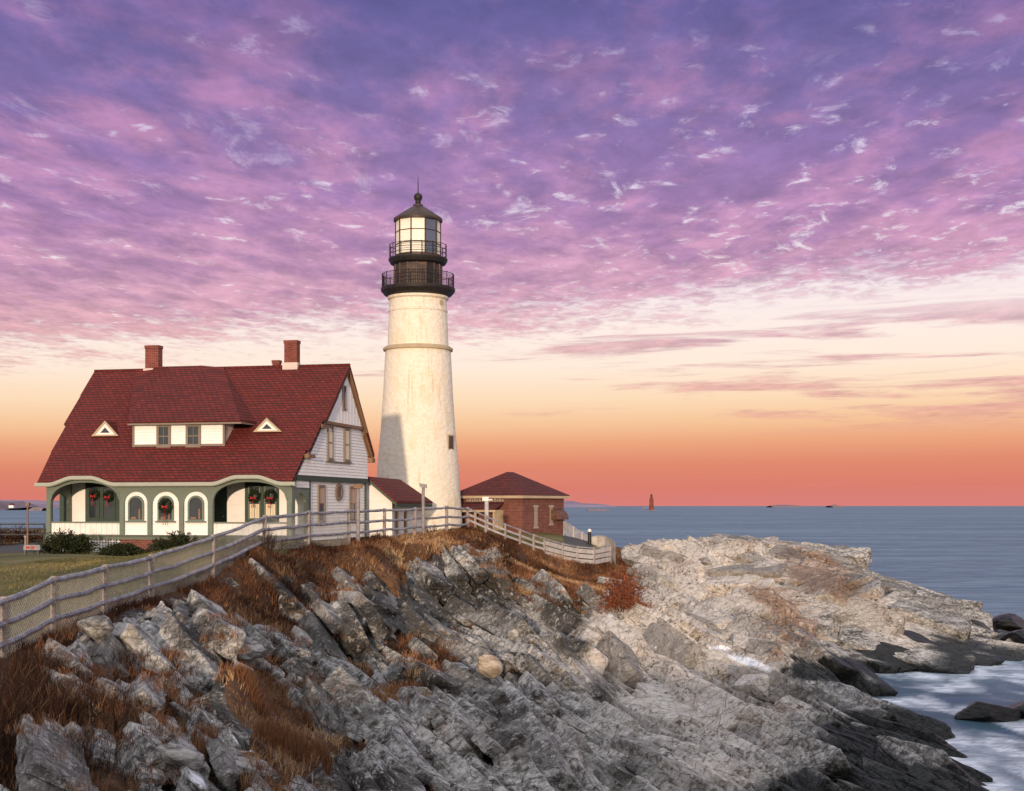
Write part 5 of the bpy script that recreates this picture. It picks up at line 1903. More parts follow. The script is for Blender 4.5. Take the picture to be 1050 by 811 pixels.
# side door with its own little roof, beside the house
mb = MB()
mb.box(-1.05, -.35, -.20, -.135, -.35, 1.45)
dd = mb.build('door', M_DGREEN, passage)
mb = MB()
mb.box(-.95, -.45, -.215, -.201, .1, 1.35)
mb.build('pane', M_CURT, dd)
mb = MB()
mb.add([(-1.3, -.12, 2.35), (-.75, -.12, 2.35), (-.12, -.12, 1.62), (-1.3, -.12, 1.62), (-1.3, -.85, 1.55), (-.12, -.85, 1.55)], [(0, 1, 2, 3), (0, 4, 5, 1), (1, 5, 2), (0, 3, 4), (3, 2, 5, 4)])
mb.box(-1.3, -.10, -.90, -.80, 1.40, 1.548)
mb.build('door_hood', M_ROOF_S, passage)

# ------------------------------------------------------------------ brick oil house
cn = at(535.5, 549, 96.0)
oil = thing('brick_building', 'small red brick building with a hipped red roof right of the lighthouse', 'building', (cn.x, cn.y, 6.75), math.atan2(0.83, 0.56))
# local x: along the right face away from the near corner; local y: along the left face
LR, LLF, WH = 5.55, 5.85, H + 10 * 96 / F - 6.75
mb = MB()
mb.box(0, LR, 0, LLF, -.8, WH)
ob = mb.build('wall', M_BRICK, oil)
ev = .32
RX0, RX1, RY, RZ2 = 2.35, 3.2, 2.9, WH + 1.78
mb = MB()
base = [(-ev, -ev), (LR + ev, -ev), (LR + ev, LLF + ev), (-ev, LLF + ev)]
V = [(x, y, WH - .02) for x, y in base] + [(x, y, WH + .08) for x, y in base] + [(RX0, RY, RZ2), (RX1, RY, RZ2)]
mb.add(V, [(3, 2, 1, 0), (0, 1, 5, 4), (1, 2, 6, 5), (2, 3, 7, 6), (3, 0, 4, 7), (4, 5, 9, 8), (5, 6, 9), (6, 7, 8, 9), (7, 4, 8)])
ro = mb.build('roof', brick_like('oil_house_shingle', lin(.15, .032, .028), lin(.09, .022, .02), lin(.03, .01, .01), .45, .12, .02, .85, 'xy', .5), oil)
mb = MB()
for (x0, x1, y0, y1) in ((-ev - .02, LR + ev + .02, -ev - .03, -ev + .06), (-ev - .03, -ev + .06, -ev + .061, LLF + ev)):
    mb.box(x0, x1, y0, y1, WH - .16, WH + .03)
mb.build('cornice', M_TAN, oil)
fr_ = lambda a, b, c: (a, -c, b)
M_SHUT = painted('shutter', lin(.36, .31, .26), lin(.24, .19, .15), .5)
for (a, b, lo, hi) in ((1.55, 1.95, .75, 2.15), (3.60, 3.98, .95, 2.15)):
    mb = MB()
    mb.mbox(fr_, a - .10, b + .10, hi, hi + .14, .0, .05)
    mb.mbox(fr_, a - .10, b + .10, lo - .12, lo, .0, .07)
    w_ = mb.build('window', M_SHUT, oil)
    mb = MB()
    for k in range(9):
        z = lo + (hi - lo) * k / 9
        mb.mbox(fr_, a, b, z + .01, z + (hi - lo) / 9 - .015, .0, .03)
    mb.build('shutter', M_SHUT, w_)
# fog-signal hood over the second window
M_HOOD = simple('rusty_hood', lin(.14, .07, .05), .5, .5, 4)
mb = MB()
pts = []
for k in range(11):
    t = math.pi * .5 * k / 10
    pts.append((.75 * math.sin(t), 1.25 + .75 * math.cos(t) * 1.0))
for k in range(10):
    (c0, z0), (c1, z1) = pts[k], pts[k + 1]
    mb.hexa([fr_(3.72, z0, c0 * .97), fr_(5.0, z0, c0 * .97), fr_(5.0, z1, c1 * .97), fr_(3.72, z1, c1 * .97), fr_(3.72, z0 + .02, c0), fr_(5.0, z0 + .02, c0), fr_(5.0, z1 + .02, c1), fr_(3.72, z1 + .02, c1)])
for x in (3.72, 4.98):
    flat(mb, lambda a, b, c: fr_(c, b, a), [(0, 1.25)] + [(c, z) for c, z in reversed(pts)], x, x + .03)
mb.build('hood', M_HOOD, oil)
# lean-to porch on the left face
lf = lambda a, b, c: (-c, a, b)
mb = MB()
mb.hexa([lf(1.55, 1.95, 1.15), lf(4.9, 1.95, 1.15), lf(4.9, 2.38, .0), lf(1.55, 2.38, .0), lf(1.55, 2.05, 1.15), lf(4.9, 2.05, 1.15), lf(4.9, 2.52, .0), lf(1.55, 2.52, .0)])
pr_ = mb.build('porch_roof', ro.data.materials[0], oil)
mb = MB()
mb.mbox(lf, 1.5, 4.95, 1.80, 1.949, 1.02, 1.18)
for a in (1.6, 3.2, 4.75):
    mb.mbox(lf, a, a + .13, -.7, 1.80, 1.03, 1.15)
mb.mbox(lf, 1.6, 1.68, -.7, 1.95, .02, 1.0)
mb.build('porch_frame', M_TAN, pr_)
mb = MB()
mb.mbox(lf, 2.3, 3.2, -.7, 1.5, -.02, .05)
mb.build('door', M_HOOD, oil)
mb = MB()
n_ = 15
for k in range(n_):
    a = 1.55 + 3.3 * k / n_
    mb.mbox(lf, a, a + .14, 2.54, 2.70 + .07 * (k % 2), .02, .07)
mb.build('sign_strip', M_SHUT, oil)
# ------------------------------------------------------------------ fences
def wood(name, c1, c2, rough=.85):
    m, g, b = material(name)
    co = g.coord()
    n = g.noise(g.mapping(co, scale=(1.2, 1.2, 1.2)), 2.2, 6, .65)
    f = g.noise(g.mapping(co, scale=(.6, .6, 6)), 9, 5, .65)
    g.put(b.inputs['Base Color'], g.mix(g.ss(g.m('ADD', g.m('MULTIPLY', n, .5), g.m('MULTIPLY', f, .5)), .38, .62), c1, c2))
    b.inputs['Roughness'].default_value = rough
    g.put(b.inputs['Normal'], g.bump(f, .4, .02))
    return m


M_RAIL = wood('weathered_rail', lin(.17, .165, .19), lin(.40, .385, .41))
M_POST = wood('weathered_post', lin(.19, .155, .14), lin(.40, .33, .29))
M_WIRE = simple('fence_wire', lin(.42, .40, .36), .6, .2, 3)
M_WBOARD = wood('white_board', lin(.36, .33, .325), lin(.56, .52, .51))
M_STEEL = simple('galvanised_pole', lin(.27, .24, .24), .55, .3, 4)
M_DSTEEL = simple('dark_rail_metal', lin(.06, .06, .065), .6, .3, 4)

f1 = [(-62, 25.6, 632), (4, 29, 611), (54, 33, 590), (107, 37.5, 578), (155, 41.5, 567.5), (218, 46.5, 547.5), (271, 52, 527.5), (316, 57, 523), (358, 62, 521.5), (394, 67, 520.5), (425, 71, 519.5), (458, 76, 518), (480, 80, 519.5)]
P0 = gpt(4, 29)
fence = thing('rail_fence', 'weathered grey log rail fence with wire mesh climbing from the lawn edge to the lighthouse', 'fence', P0)
posts = []
for (px, Y, pt) in f1:
    gp = gpt(px, Y)
    top = H - (pt - HZ) * Y / F
    posts.append((Vector((gp.x, gp.y, gp.z)), top))
r_ = random.Random(3)
for (p, top) in posts:
    mb = MB()
    b0 = p - P0
    w = r_.uniform(.075, .095)
    n_ = 8
    lx, ly = r_.uniform(-.04, .04), r_.uniform(-.03, .03)
    mb.tube([(b0.x, b0.y, b0.z - .4), (b0.x + lx * .5, b0.y + ly * .5, (b0.z + top - P0.z) / 2), (b0.x + lx, b0.y + ly, top - P0.z - .02), (b0.x + lx, b0.y + ly, top - P0.z)], [w, w * .97, w * .94, w * .8], n_)
    mb.build('post', M_POST, fence)
for i in range(len(posts) - 1):
    (a, ta), (b, tb) = posts[i], posts[i + 1]
    ha, hb = ta - a.z, tb - b.z
    hh = min(max(ha, .9), 1.35), min(max(hb, .9), 1.35)
    for fr in (.90, .56, .22):
        za, zb = ta - hh[0] * (1 - fr), tb - hh[1] * (1 - fr)
        if fr == .90:
            za, zb = ta - .10, tb - .10
        mb = MB()
        path, rad = [], []
        for k in range(7):
            t = k / 6
            p = a.lerp(b, t)
            path.append((p.x - P0.x + r_.uniform(-.012, .012), p.y - P0.y - .07, za + (zb - za) * t - P0.z + r_.uniform(-.022, .022) - .03 * math.sin(math.pi * t)))
            rad.append(r_.uniform(.058, .074))
        mb.tube(path, rad, 7)
        mb.build('rail', M_RAIL, fence, smooth=True, angle=50)
# chain mesh behind the rails
mb = MB()
for i in range(0, 8):
    (a, ta), (b, tb) = posts[i], posts[i + 1]
    ln = (b - a).length
    top_h = 1.05
    n = int(ln / .135)
    zlo = lambda t: a.z + (b.z - a.z) * t - .06
    zhi = lambda t: (ta - .12) + ((tb - .12) - (ta - .12)) * t
    for s_ in (-1, 1):
        for k in range(-12, n + 13):
            # a wire running diagonally through the panel
            pts = []
            for q in range(9):
                h_ = q / 8
                t = (k + s_ * h_ * 11) / n
                if -0.001 <= t <= 1.001:
                    p = a.lerp(b, t)
                    pts.append(Vector((p.x - P0.x, p.y - P0.y + .02 * s_, zlo(t) + (zhi(t) - zlo(t)) * h_ - P0.z)))
            if len(pts) >= 2:
                mb.tube([pts[0], pts[-1]], .0052, 3, cap=False)
mb.build('wire_mesh', M_WIRE, fence, recalc=False)

# white board fence running down to the point
f2 = [(498, 81.2, 527.5), (518, 82.5, 536), (533, 84, 541.5), (547, 85.5, 547), (558, 86.5, 550.5), (577, 88, 556), (592, 89, 559), (609, 90, 560.5), (626, 92, 557.5)]
P1 = gpt(518, 82.5)
fence2 = thing('board_fence', 'whitewashed board fence running downhill from the lighthouse towards the point', 'fence', P1)
posts2 = [(posts[-1][0], posts[-1][1])]
for (px, Y, pt) in f2:
    gp = gpt(px, Y)
    top = H - (pt - HZ) * Y / F
    posts2.append((gp, top))
    mb = MB()
    b0 = gp - P1
    mb.tube([(b0.x, b0.y, b0.z - .4), (b0.x, b0.y, top - P1.z)], [.085, .078], 8)
    mb.build('post', M_POST, fence2)
for i in range(len(posts2) - 1):
    (a, ta), (b, tb) = posts2[i], posts2[i + 1]
    d = (b - a).normalized()
    nrm = Vector((-d.y, d.x, 0)).normalized() * .02
    full = 1.12
    rows = ((.02, .10, 0), (.30, .42, 1), (.60, .72, 1)) if i < 5 else ((.02, .10, 0), (.16, .40, 1), (.46, .70, 1), (.76, 1.02, 1))
    for (d0, d1, k) in rows:
        q = []
        off = Vector((0, -.09, 0))
        for (p, t_) in ((a, ta), (b, tb)):
            q += [Vector((p.x, p.y, t_ - full * d1)) + off - P1, Vector((p.x, p.y, t_ - full * d0)) + off - P1]
        mb = MB()
        mb.hexa([q[0], q[2], q[2] + nrm, q[0] + nrm, q[1], q[3], q[3] + nrm, q[1] + nrm])
        mb.build('board' if k else 'top_rail', M_WBOARD if k else M_RAIL, fence2)

# picket fence behind the yard, seaward side
P2 = gpt(574, 101)
fence3 = thing('picket_fence', 'white wire and picket fence on the seaward side behind the brick building', 'fence', P2)
line = [at(573.5, 533, 101), at(577.5, 532.5, 100.6), at(588, 540, 99), at(597, 545.5, 97.6), at(605, 550, 96.4)]
for p in line:
    mb = MB()
    zg = ground(p.x, p.y)
    q = p - P2
    mb.box(q.x - .06, q.x + .06, q.y - .06, q.y + .06, zg - P2.z - .3, q.z + .06)
    mb.build('post', M_WBOARD, fence3)
mb = MB()
for i in range(len(line) - 1):
    a, b = line[i] - P2, line[i + 1] - P2
    mb.tube([a, b], .035, 5)
    mb.tube([a - Vector((0, 0, .45)), b - Vector((0, 0, .45))], .025, 5)
    n = max(2, int((b - a).length / .13))
    for k in range(n):
        p = a.lerp(b, k / n)
        mb.tube([p - Vector((0, 0, .95)), p], .018, 4)
mb.build('picket_panel', M_WBOARD, fence3, recalc=False)

# parapet at the end of the yard
M_CONC = simple('pale_masonry', lin(.50, .46, .42), .9, .35, 2.0, bump=.8, bscale=5)
pw = [(603, 95.6, 551), (612, 95.6, 548.5), (620, 95.0, 549), (627, 93.8, 552), (631.5, 92.4, 556)]
P3 = gpt(612, 95.6)
mb = MB()
for i in range(len(pw) - 1):
    (a, Ya, ya), (b, Yb, yb) = pw[i], pw[i + 1]
    A_, B_ = at(a, ya, Ya) - P3, at(b, yb, Yb) - P3
    n = Vector((0, .45, 0))
    lo = Vector((0, 0, -2.4))
    mb.hexa([A_ + lo, B_ + lo, B_ + lo + n, A_ + lo + n, A_, B_, B_ + n, A_ + n])
o = mb.build('parapet_wall', M_CONC)
o.location = P3
tag(o, 'short pale stone parapet wall at the right end of the yard above the rocks', 'wall')

# ------------------------------------------------------------------ poles and lamps
def pole(px, Y, pt, r, name, label, mat, head, cat='pole'):
    gp = gpt(px, Y)
    hgt = H - (pt - HZ) * Y / F - gp.z
    t = thing(name, label, cat, gp)
    mb = MB()
    mb.tube([(0, 0, -.4), (0, 0, hgt)], [r * 1.1, r], 10)
    mb.build('shaft', mat, t, smooth=True, angle=40)
    mb = MB()
    if head == 'cap':
        mb.box(-r * 2.1, r * 2.1, -r * 2.1, r * 2.1, hgt, hgt + .12)
        mb.box(-r * 2.6, r * 2.6, -r * 2.6, r * 2.6, hgt + .12, hgt + .17)
    elif head == 'box':
        mb.prism([(-.18, -.12, hgt + .02), (.19, -.12, hgt - .05), (.19, -.12, hgt + .15), (-.21, -.12, hgt + .21)], (0, .26, 0))
    elif head == 'tee':
        mb.box(-.26, .12, -.1, .1, hgt, hgt + .24)
        mb.box(.121, .34, -.05, .05, hgt + .03, hgt + .10)
    elif head == 'lamp':
        mb.lathe([(.08, hgt), (.13, hgt + .03), (.13, hgt + .14), (.08, hgt + .20), (.02, hgt + .22)], 12)
    mb.build('head', M_TRIMW if head in ('tee', 'lamp') else M_BROWN if head == 'cap' else mat, t)
    return t


pole(367.2, 62.8, 500, .085, 'yard_pole', 'tall grey-pink post with flat square cap standing before the white house gable', M_STEEL, 'cap')
pole(434, 71.8, 499, .085, 'yard_pole', 'tall grey post with slanted box on top standing before the lighthouse base', M_STEEL, 'box')
pole(499, 83.5, 513, .13, 'lamp_post', 'thick white post with tee shaped head in front of the brick building', M_WBOARD, 'tee')
pole(604.5, 94.6, 545, .12, 'yard_lamp', 'short black lamp post with white head by the parapet', M_IRONB, 'lamp', 'lamp')
pole(28.3, 78, 518.0, .05, 'utility_pole', 'thin brown post with small cross head by the metal railing at far left', M_BROWN, 'cap')
gp = gpt(26, 68)
mb = MB()
mb.tube([(0, 0, -.3), (0, 0, H - (549 - HZ) * 68 / F - gp.z)], .045, 8)
mb.tube([(0, 0, H - (550.5 - HZ) * 68 / F - gp.z), (0, 0, H - (548.6 - HZ) * 68 / F - gp.z)], .075, 8)
o = mb.build('marker_post', M_STEEL)
o.location = gp
tag(o, 'short pale marker post at the lawn edge left of the porch', 'post')

# metal railing, brush and barrier on the far left
P4 = gpt(10, 88)
rl = thing('metal_railing', 'dark three-rail metal railing before the sea left of the house', 'railing', P4)
x0, x1 = at(-190, 0, 88).x, at(45.5, 0, 88).x
for py in (537, 541.5, 547.5):
    z = H - (py - HZ) * 88 / F
    mb = MB()
    mb.tube([(x0 - P4.x, 0, z - P4.z), (x1 - P4.x, 0, z - P4.z)], .055, 6)
    mb.build('rail', M_DSTEEL, rl)
for k in range(6):
    x = x1 - k * 2.9
    z = H - (536.2 - HZ) * 88 / F
    mb = MB()
    mb.tube([(x - P4.x, 0, ground(x, 88) - P4.z - .3), (x - P4.x, 0, z - P4.z)], .06, 6)
    mb.build('post', M_DSTEEL, rl)
bar = gpt(33, 66.5)
t = thing('road_barrier', 'low pale roadside barrier with two red patches beside the porch bush', 'barrier', bar)
bz = H - (558.3 - HZ) * 66.5 / F - bar.z
mb = MB()
mb.hexa([(-.40, -.10, bz - .24), (.42, -.10, bz - .24), (.42, .10, bz - .24), (-.40, .10, bz - .24), (-.38, -.08, bz), (.40, -.08, bz), (.40, .08, bz), (-.38, .08, bz)])
t_b = mb.build('body', M_STEEL, t)
for xx in (-.3, .3):
    mb = MB()
    mb.box(xx - .04, xx + .04, -.06, .06, -.3, bz - .241)
    mb.build('leg', M_DSTEEL, t)
for xx in (-.26, -.02):
    mb = MB()
    mb.box(xx, xx + .15, -.115, -.09, bz - .17, bz - .06)
    mb.build('red_patch', M_RED, t)

# ------------------------------------------------------------------ far shore and the ledge light
def far_land(name, Y, prof, depth, mat, lab=None, cat=None):
    """rolling land: ridge profile (px, top py) with real depth"""
    n, md = len(prof), 7
    V, Fc = [], []
    for j in range(md):
        t = j / (md - 1)
        hgt = math.sin(math.pi * t) ** .7
        for (px, py) in prof:
            yy = Y + depth * (t - .5)
            p = at(px, HZ, Y)
            z = max(0.0, (HZ - py) * Y / F + H) * hgt
            V.append((p.x, yy, z - .5 + (.12 * z * math.sin(px * 1.7 + j * 2.1))))
    for j in range(md - 1):
        for i in range(n - 1):
            Fc.append((j * n + i, j * n + i + 1, (j + 1) * n + i + 1, (j + 1) * n + i))
    mb = MB()
    mb.add(V, Fc)
    return mb.build(name, mat, smooth=True)


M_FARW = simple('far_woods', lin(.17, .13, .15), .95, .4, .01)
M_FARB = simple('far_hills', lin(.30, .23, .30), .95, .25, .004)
M_LEDGE = simple('ledge_rock', lin(.26, .19, .19), .9, .4, .2)
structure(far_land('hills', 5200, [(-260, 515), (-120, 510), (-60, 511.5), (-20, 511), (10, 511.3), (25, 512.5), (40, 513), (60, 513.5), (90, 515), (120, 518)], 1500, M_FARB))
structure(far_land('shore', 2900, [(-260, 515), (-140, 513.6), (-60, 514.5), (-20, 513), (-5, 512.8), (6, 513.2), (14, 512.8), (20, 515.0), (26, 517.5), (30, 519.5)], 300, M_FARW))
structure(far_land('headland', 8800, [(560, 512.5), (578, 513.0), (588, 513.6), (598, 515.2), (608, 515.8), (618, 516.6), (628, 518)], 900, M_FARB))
ib = at(12, 519, 2650)
t = thing('far_house', 'tiny pinkish house on the far shore at the left edge', 'house', (ib.x, 2650, 5))
mb = MB()
mb.box(-4.5, 4.5, -4, 4, 0, 5)
mb.build('wall', M_TRIMW, t)
mb = MB()
mb.prism([(-5.5, -5, 5), (5.5, -5, 5), (0, -5, 8.5)], (0, 10, 0))
mb.build('roof', M_ROOF_S, t)
o = far_land('islet', 2400, [(33, 520), (36, 519.2), (40, 518.8), (44, 519.4), (46, 520)], 40, M_LEDGE)
tag(o, 'low dark islet off the far shore, just left of the porch', 'islet', None)
for (Y, pr, lab) in ((7200, [(789, 518), (793, 517.2), (798, 517.0), (806, 516.9), (812, 517.1), (816, 517.5), (819, 518)], 'longer low island on the horizon right of the ledge lighthouse'),
                     (7000, [(850, 518), (852, 517.3), (855, 517.0), (858, 517.4), (860, 518)], 'smallest dark islet on the horizon, far right')):
    o = far_land('island', Y, pr, 200, M_LEDGE)
    tag(o, lab, 'island')
o = far_land('reef', 2400, [(602, 521.6), (605, 520.6), (609, 521.2), (612, 520.4), (616, 521.3), (620, 521.0), (624, 521.8)], 30, M_LEDGE)
tag(o, 'low broken reef awash between the brick building and the ledge lighthouse', 'reef')
YL = 2450.0
lx = at(668, 0, YL).x
led = thing('ledge_lighthouse', 'distant reddish brown lighthouse standing on a sea ledge at the horizon', 'lighthouse', (lx, YL, 0))
ul_ = YL / F
M_LEDT = simple('ledge_granite', lin(.22, .06, .04), .8, .35, .15)
mb = MB()
mb.lathe([(2.5 * ul_, -1), (2.45 * ul_, 2 * ul_), (1.9 * ul_, 12.5 * ul_), (2.0 * ul_, 12.7 * ul_), (2.0 * ul_, 13.2 * ul_)], 24)
mb.build('tower', M_LEDT, led, smooth=True, angle=40)
mb = MB()
mb.lathe([(1.05 * ul_, 13.2 * ul_), (1.05 * ul_, 15.4 * ul_), (1.2 * ul_, 15.5 * ul_), (.5 * ul_, 17 * ul_), (.1 * ul_, 17.4 * ul_)], 16)
mb.build('lantern', M_COPPER, led)
mb = MB()
for k in range(6):
    x = (-5.5 - 2.0 * k) * ul_ * .9
    mb.tube([(x, 0, -1), (x, 0, 3.0 * ul_)], .14 * ul_, 5)
mb.box(-15 * ul_, -3 * ul_, -1.5, 1.5, 3.0 * ul_, 3.4 * ul_)
mb.build('pier', M_LEDGE, led)
mb = MB()
mb.lathe([(6.5 * ul_, -1), (5.4 * ul_, .4 * ul_), (2.6 * ul_, .8 * ul_)], 18)
mb.build('ledge', M_LEDGE, led)

# ------------------------------------------------------------------ loose rocks
def chunk(seed, sx, sy, sz, nplanes=16, sub=5):
    bm = bmesh.new()
    bmesh.ops.create_icosphere(bm, subdivisions=sub, radius=1)
    r = np.random.default_rng(seed)
    N = r.normal(0, 1, (nplanes, 3))
    N /= np.linalg.norm(N, axis=1)[:, None]
    Dp = r.uniform(.72, 1.0, nplanes)
    P = np.array([v.co for v in bm.verts])
    Dd = P @ N.T
    rad = np.min(np.where(Dd > .05, Dp / np.maximum(Dd, .05), 9), 1)
    rad = np.minimum(rad, 1.25)
    Q = P * rad[:, None]
    nz = .6 * fbm(Q[:, 0] * 3 + 5 + seed, Q[:, 1] * 3 + Q[:, 2] * 2.3, 4, seed) - .5
    st = np.abs(((Q[:, 2] * .9 + Q[:, 0] * .45) * 3.2) % 1 - .5)
    Q = Q * (1 + .10 * nz + .05 * np.minimum(st, .3))[:, None] * np.array([sx, sy, sz])
    for v, q in zip(bm.verts, Q):
        v.co = q
    me = bpy.data.meshes.new('rock')
    bm.to_mesh(me)
    bm.free()
    return me


def rock_mat(name, c1, c2, rough=.85):
    m, g, b = material(name)
    co = g.coord()
    n = g.noise(g.mapping(co, rot=(.3, .2, .4), scale=(.6, 1, 2)), 2.5, 8, .68)
    g.put(b.inputs['Base Color'], g.mix(g.ss(n, .38, .62), c1, c2))
    b.inputs['Roughness'].default_value = rough
    n2 = g.noise(co, 7.0, 7, .7)
    g.put(b.inputs['Normal'], g.bump(g.m('ADD', n, g.m('MULTIPLY', n2, .4)), .9, .16))
    return m


M_BOULD = rock_mat('tan_boulder', lin(.30, .22, .15), lin(.62, .52, .42))
M_WETR = rock_mat('wet_rock', lin(.005, .006, .006), lin(.026, .027, .025), .32)
M_SLAB = rock_mat('brown_slab', lin(.10, .065, .045), lin(.34, .25, .19))
M_GREYB = rock_mat('grey_boulder', lin(.10, .095, .09), lin(.50, .48, .45))


def rock(name, px, py, Y, sx, sy, sz, seed, mat, rot, lab, sink=.2, cat='rock', group=None):
    me = chunk(seed, sx, sy, sz, 9 if mat is M_WETR else 14)
    o = bpy.data.objects.new(name, me)
    COL.objects.link(o)
    me.materials.append(mat)
    p = at(px, py, Y)
    zg = max(surf(px, py).z if name in ('boulder', 'stone') else ground(p.x, p.y), 0.0)
    o.location = (p.x, p.y, zg + sz * (1 - sink) * .8)
    o.rotation_euler = rot
    return tag(o, lab, cat, group)


def on_ray(px, py, Y0=20.0, Y1=112.0):
    """distance at which a bearing first meets the terrain"""
    Y = Y0
    while Y < Y1:
        p = at(px, py, Y)
        if ground(p.x, p.y) >= p.z:
            return Y
        Y += .15
    return Y1


def on_ray(px, py):
    return surf(px, py).y


yb = on_ray(500, 691)
rock('boulder', 500, 691, yb + .15, .0092 * yb, .0085 * yb, .0082 * yb, 5, M_BOULD, (0, .1, .3), 'pale tan rounded boulder perched alone in the middle of the grey cliff')
rock('sea_rock', 1012, 738, 57.5, 1.15, 1.0, .55, 8, M_WETR, (0, 0, .4), 'low black wave-washed rock in the foam near the right edge', .45)
rock('sea_rock', 1052, 736, 58.5, .95, .9, .42, 12, M_WETR, (0, 0, 1.1), 'black rock in the foam cut by the right picture edge', .45)
for i, (px, py, Y, sx, sy, sz, lab) in enumerate((
        (902, 690, 75.5, 2.3, 1.5, 1.05, 'big black wet slab rock under the brown cliff edge where the surf comes in'),
        (945, 684, 79.0, 2.0, 1.3, .8, 'black wet rock right of the big slab under the outer ridge'),
        (862, 700, 71.0, 1.0, 1.0, .7, 'black rock at the inner head of the foaming inlet'),
        (1003, 664, 88.0, 2.9, 1.5, .85, 'black broken rock at the foot of the outer point'),
        (1042, 658, 92.0, 2.6, 1.4, .8, 'tallest black rock standing off the tip of the outer point'),
        (1056, 676, 84.0, 2.6, 1.4, .8, 'black rock at right picture edge below the outer point'),
        (985, 690, 78.0, 1.1, .8, .35, 'flat black rock awash below the outer point'),
        (912, 750, 55, .7, .6, .42, 'dark rock lump on the end of the lower black shelf'))):
    rock('shore_rock', px, py, Y, sx, sy, sz, 80 + i, M_WETR, (.12, R(10), -.4 + .37 * i), lab, .42, group='black wet rocks along the inlet')
rock('rock_slab', 948, 601, 101.0, 1.35, .6, .42, 21, M_SLAB, (.1, R(24), -.2), 'brown slab tilted up on the crest of the outer ridge', .0)
for i, (px, py, s, lab) in enumerate(((178, 775, .30, 'grey stone with pale top among brown brush at bottom left'), (256, 668, .36, 'lichened grey-tan boulder in russet grass left of the dark crag'), (98, 640, .35, 'pale cracked stone just below the left end of the fence'))):
    yy = on_ray(px, py + 8)
    rock('stone', px, py + 8, yy + .1, s * 1.5, s, s * .8, 31 + i, M_GREYB, (0, .1, i), lab, .15)

# ------------------------------------------------------------------ plants
def plant_mat(name, stops, rough=.8, trans=.0):
    m, g, b = material(name)
    a = g.attr('tint')
    g.put(b.inputs['Base Color'], g.ramp(a, stops))
    b.inputs['Roughness'].default_value = rough
    b.inputs['Specular IOR Level'].default_value = .12
    return m


M_DRY = plant_mat('dry_grass_blade', [(0.0, lin(.05, .022, .012)), (.35, lin(.15, .065, .032)), (.6, lin(.27, .13, .065)), (.82, lin(.40, .24, .13)), (1.0, lin(.55, .38, .21))])
M_BRUSH = plant_mat('brush_stem', [(0.0, lin(.018, .011, .009)), (.5, lin(.06, .028, .018)), (.8, lin(.14, .065, .035)), (1.0, lin(.34, .24, .15))])
M_LAWNB = plant_mat('lawn_blade', [(0.0, lin(.05, .055, .018)), (.5, lin(.13, .12, .04)), (1.0, lin(.30, .23, .10))])


def blades(name, P, hgt, width, lean, tint, mat, parent=None):
    """bent two-segment grass blades at points P"""
    n = len(P)
    th = RNG.uniform(0, 2 * math.pi, n)
    side_ = np.stack([np.cos(th), np.sin(th), np.zeros(n)], 1) * width[:, None] * .5
    la = RNG.uniform(0, 2 * math.pi, n)
    ld = np.stack([np.cos(la) + .25, np.sin(la) - .1, np.zeros(n)], 1) * (lean * hgt)[:, None]
    up = np.zeros((n, 3))
    up[:, 2] = hgt
    mid = P + up * .55 + ld * .35
    tip = P + up * (1 - .25 * lean[:, None]) + ld
    V = np.stack([P - side_, P + side_, mid - side_ * .75, mid + side_ * .75, tip], 1).reshape(-1, 3)
    b0 = (np.arange(n, dtype=np.int32) * 5)[:, None]
    Fc = np.concatenate([b0 + np.array([[0, 1, 3]]), b0 + np.array([[0, 3, 2]]), b0 + np.array([[2, 3, 4]])], 1).reshape(-1, 3)
    return np_mesh(name, V, Fc, mat, {'tint': np.repeat(np.clip(tint, 0, 1), 5)}, parent=parent)


area = (np.gradient(t_ax)[None, :] * Yg) * np.gradient(y_ax)[:, None]
inview = ((PX > -70) & (PX < 1120) & (PYg < 860)).astype(np.float64)
PYs = PYg


def scatter(weight, n):
    w = (weight * area * inview).ravel()
    w = w / w.sum()
    k = RNG.choice(w.size, n, p=w)
    jx = RNG.uniform(-.5, .5, n) * (Yg.ravel()[k] * .0009)
    jy = RNG.uniform(-.5, .5, n) * (Yg.ravel()[k] * .0022)
    P = np.stack([XX.ravel()[k] + jx, YY.ravel()[k] + jy, Z.ravel()[k] - .02], 1).astype(np.float64)
    return P, k


BRUSHB = [(20, 745, 70, 62, 0, 1.0), (60, 700, 50, 30, 0, .8), (5, 690, 30, 30, 0, .8), (290, 578, 30, 9, 0, .4), (510, 562, 16, 9, 20, .5), (300, 620, 40, 24, 0, .25)]
br = blobs(BRUSHB, PX, PYg)
clump = fbm(X / 0.55, Yg / 0.55, 3, 501)
vdens = veg ** 1.0 * (0.25 + 1.5 * sst(clump, .38, .62)) * (1 - .75 * br) * (1 + 20.0 / np.maximum(Yg, 20))
ND = 130000
P, k = scatter(vdens, ND)
Yk, pxk, pyk = Yg.ravel()[k], PX.ravel()[k], PYg.ravel()[k]
patch = fbm(P[:, 0] / 2.6, P[:, 1] / 2.6, 4, 511)
tint = .43 + (patch - .5) * 1.8 + RNG.normal(0, .17, ND) + .10 * sst(pxk, 250, 420) * (1 - sst(pyk, 570, 620)) - .12 * (1 - sst(pyk, 560, 700)) * 0
hgt = RNG.uniform(.05, .27, ND) * (.7 + .8 * clump.ravel()[k])
stuff(blades('dry_grass', P, hgt, np.clip(Yk * .00042, .010, .030), RNG.uniform(.15, .8, ND), tint, M_DRY))
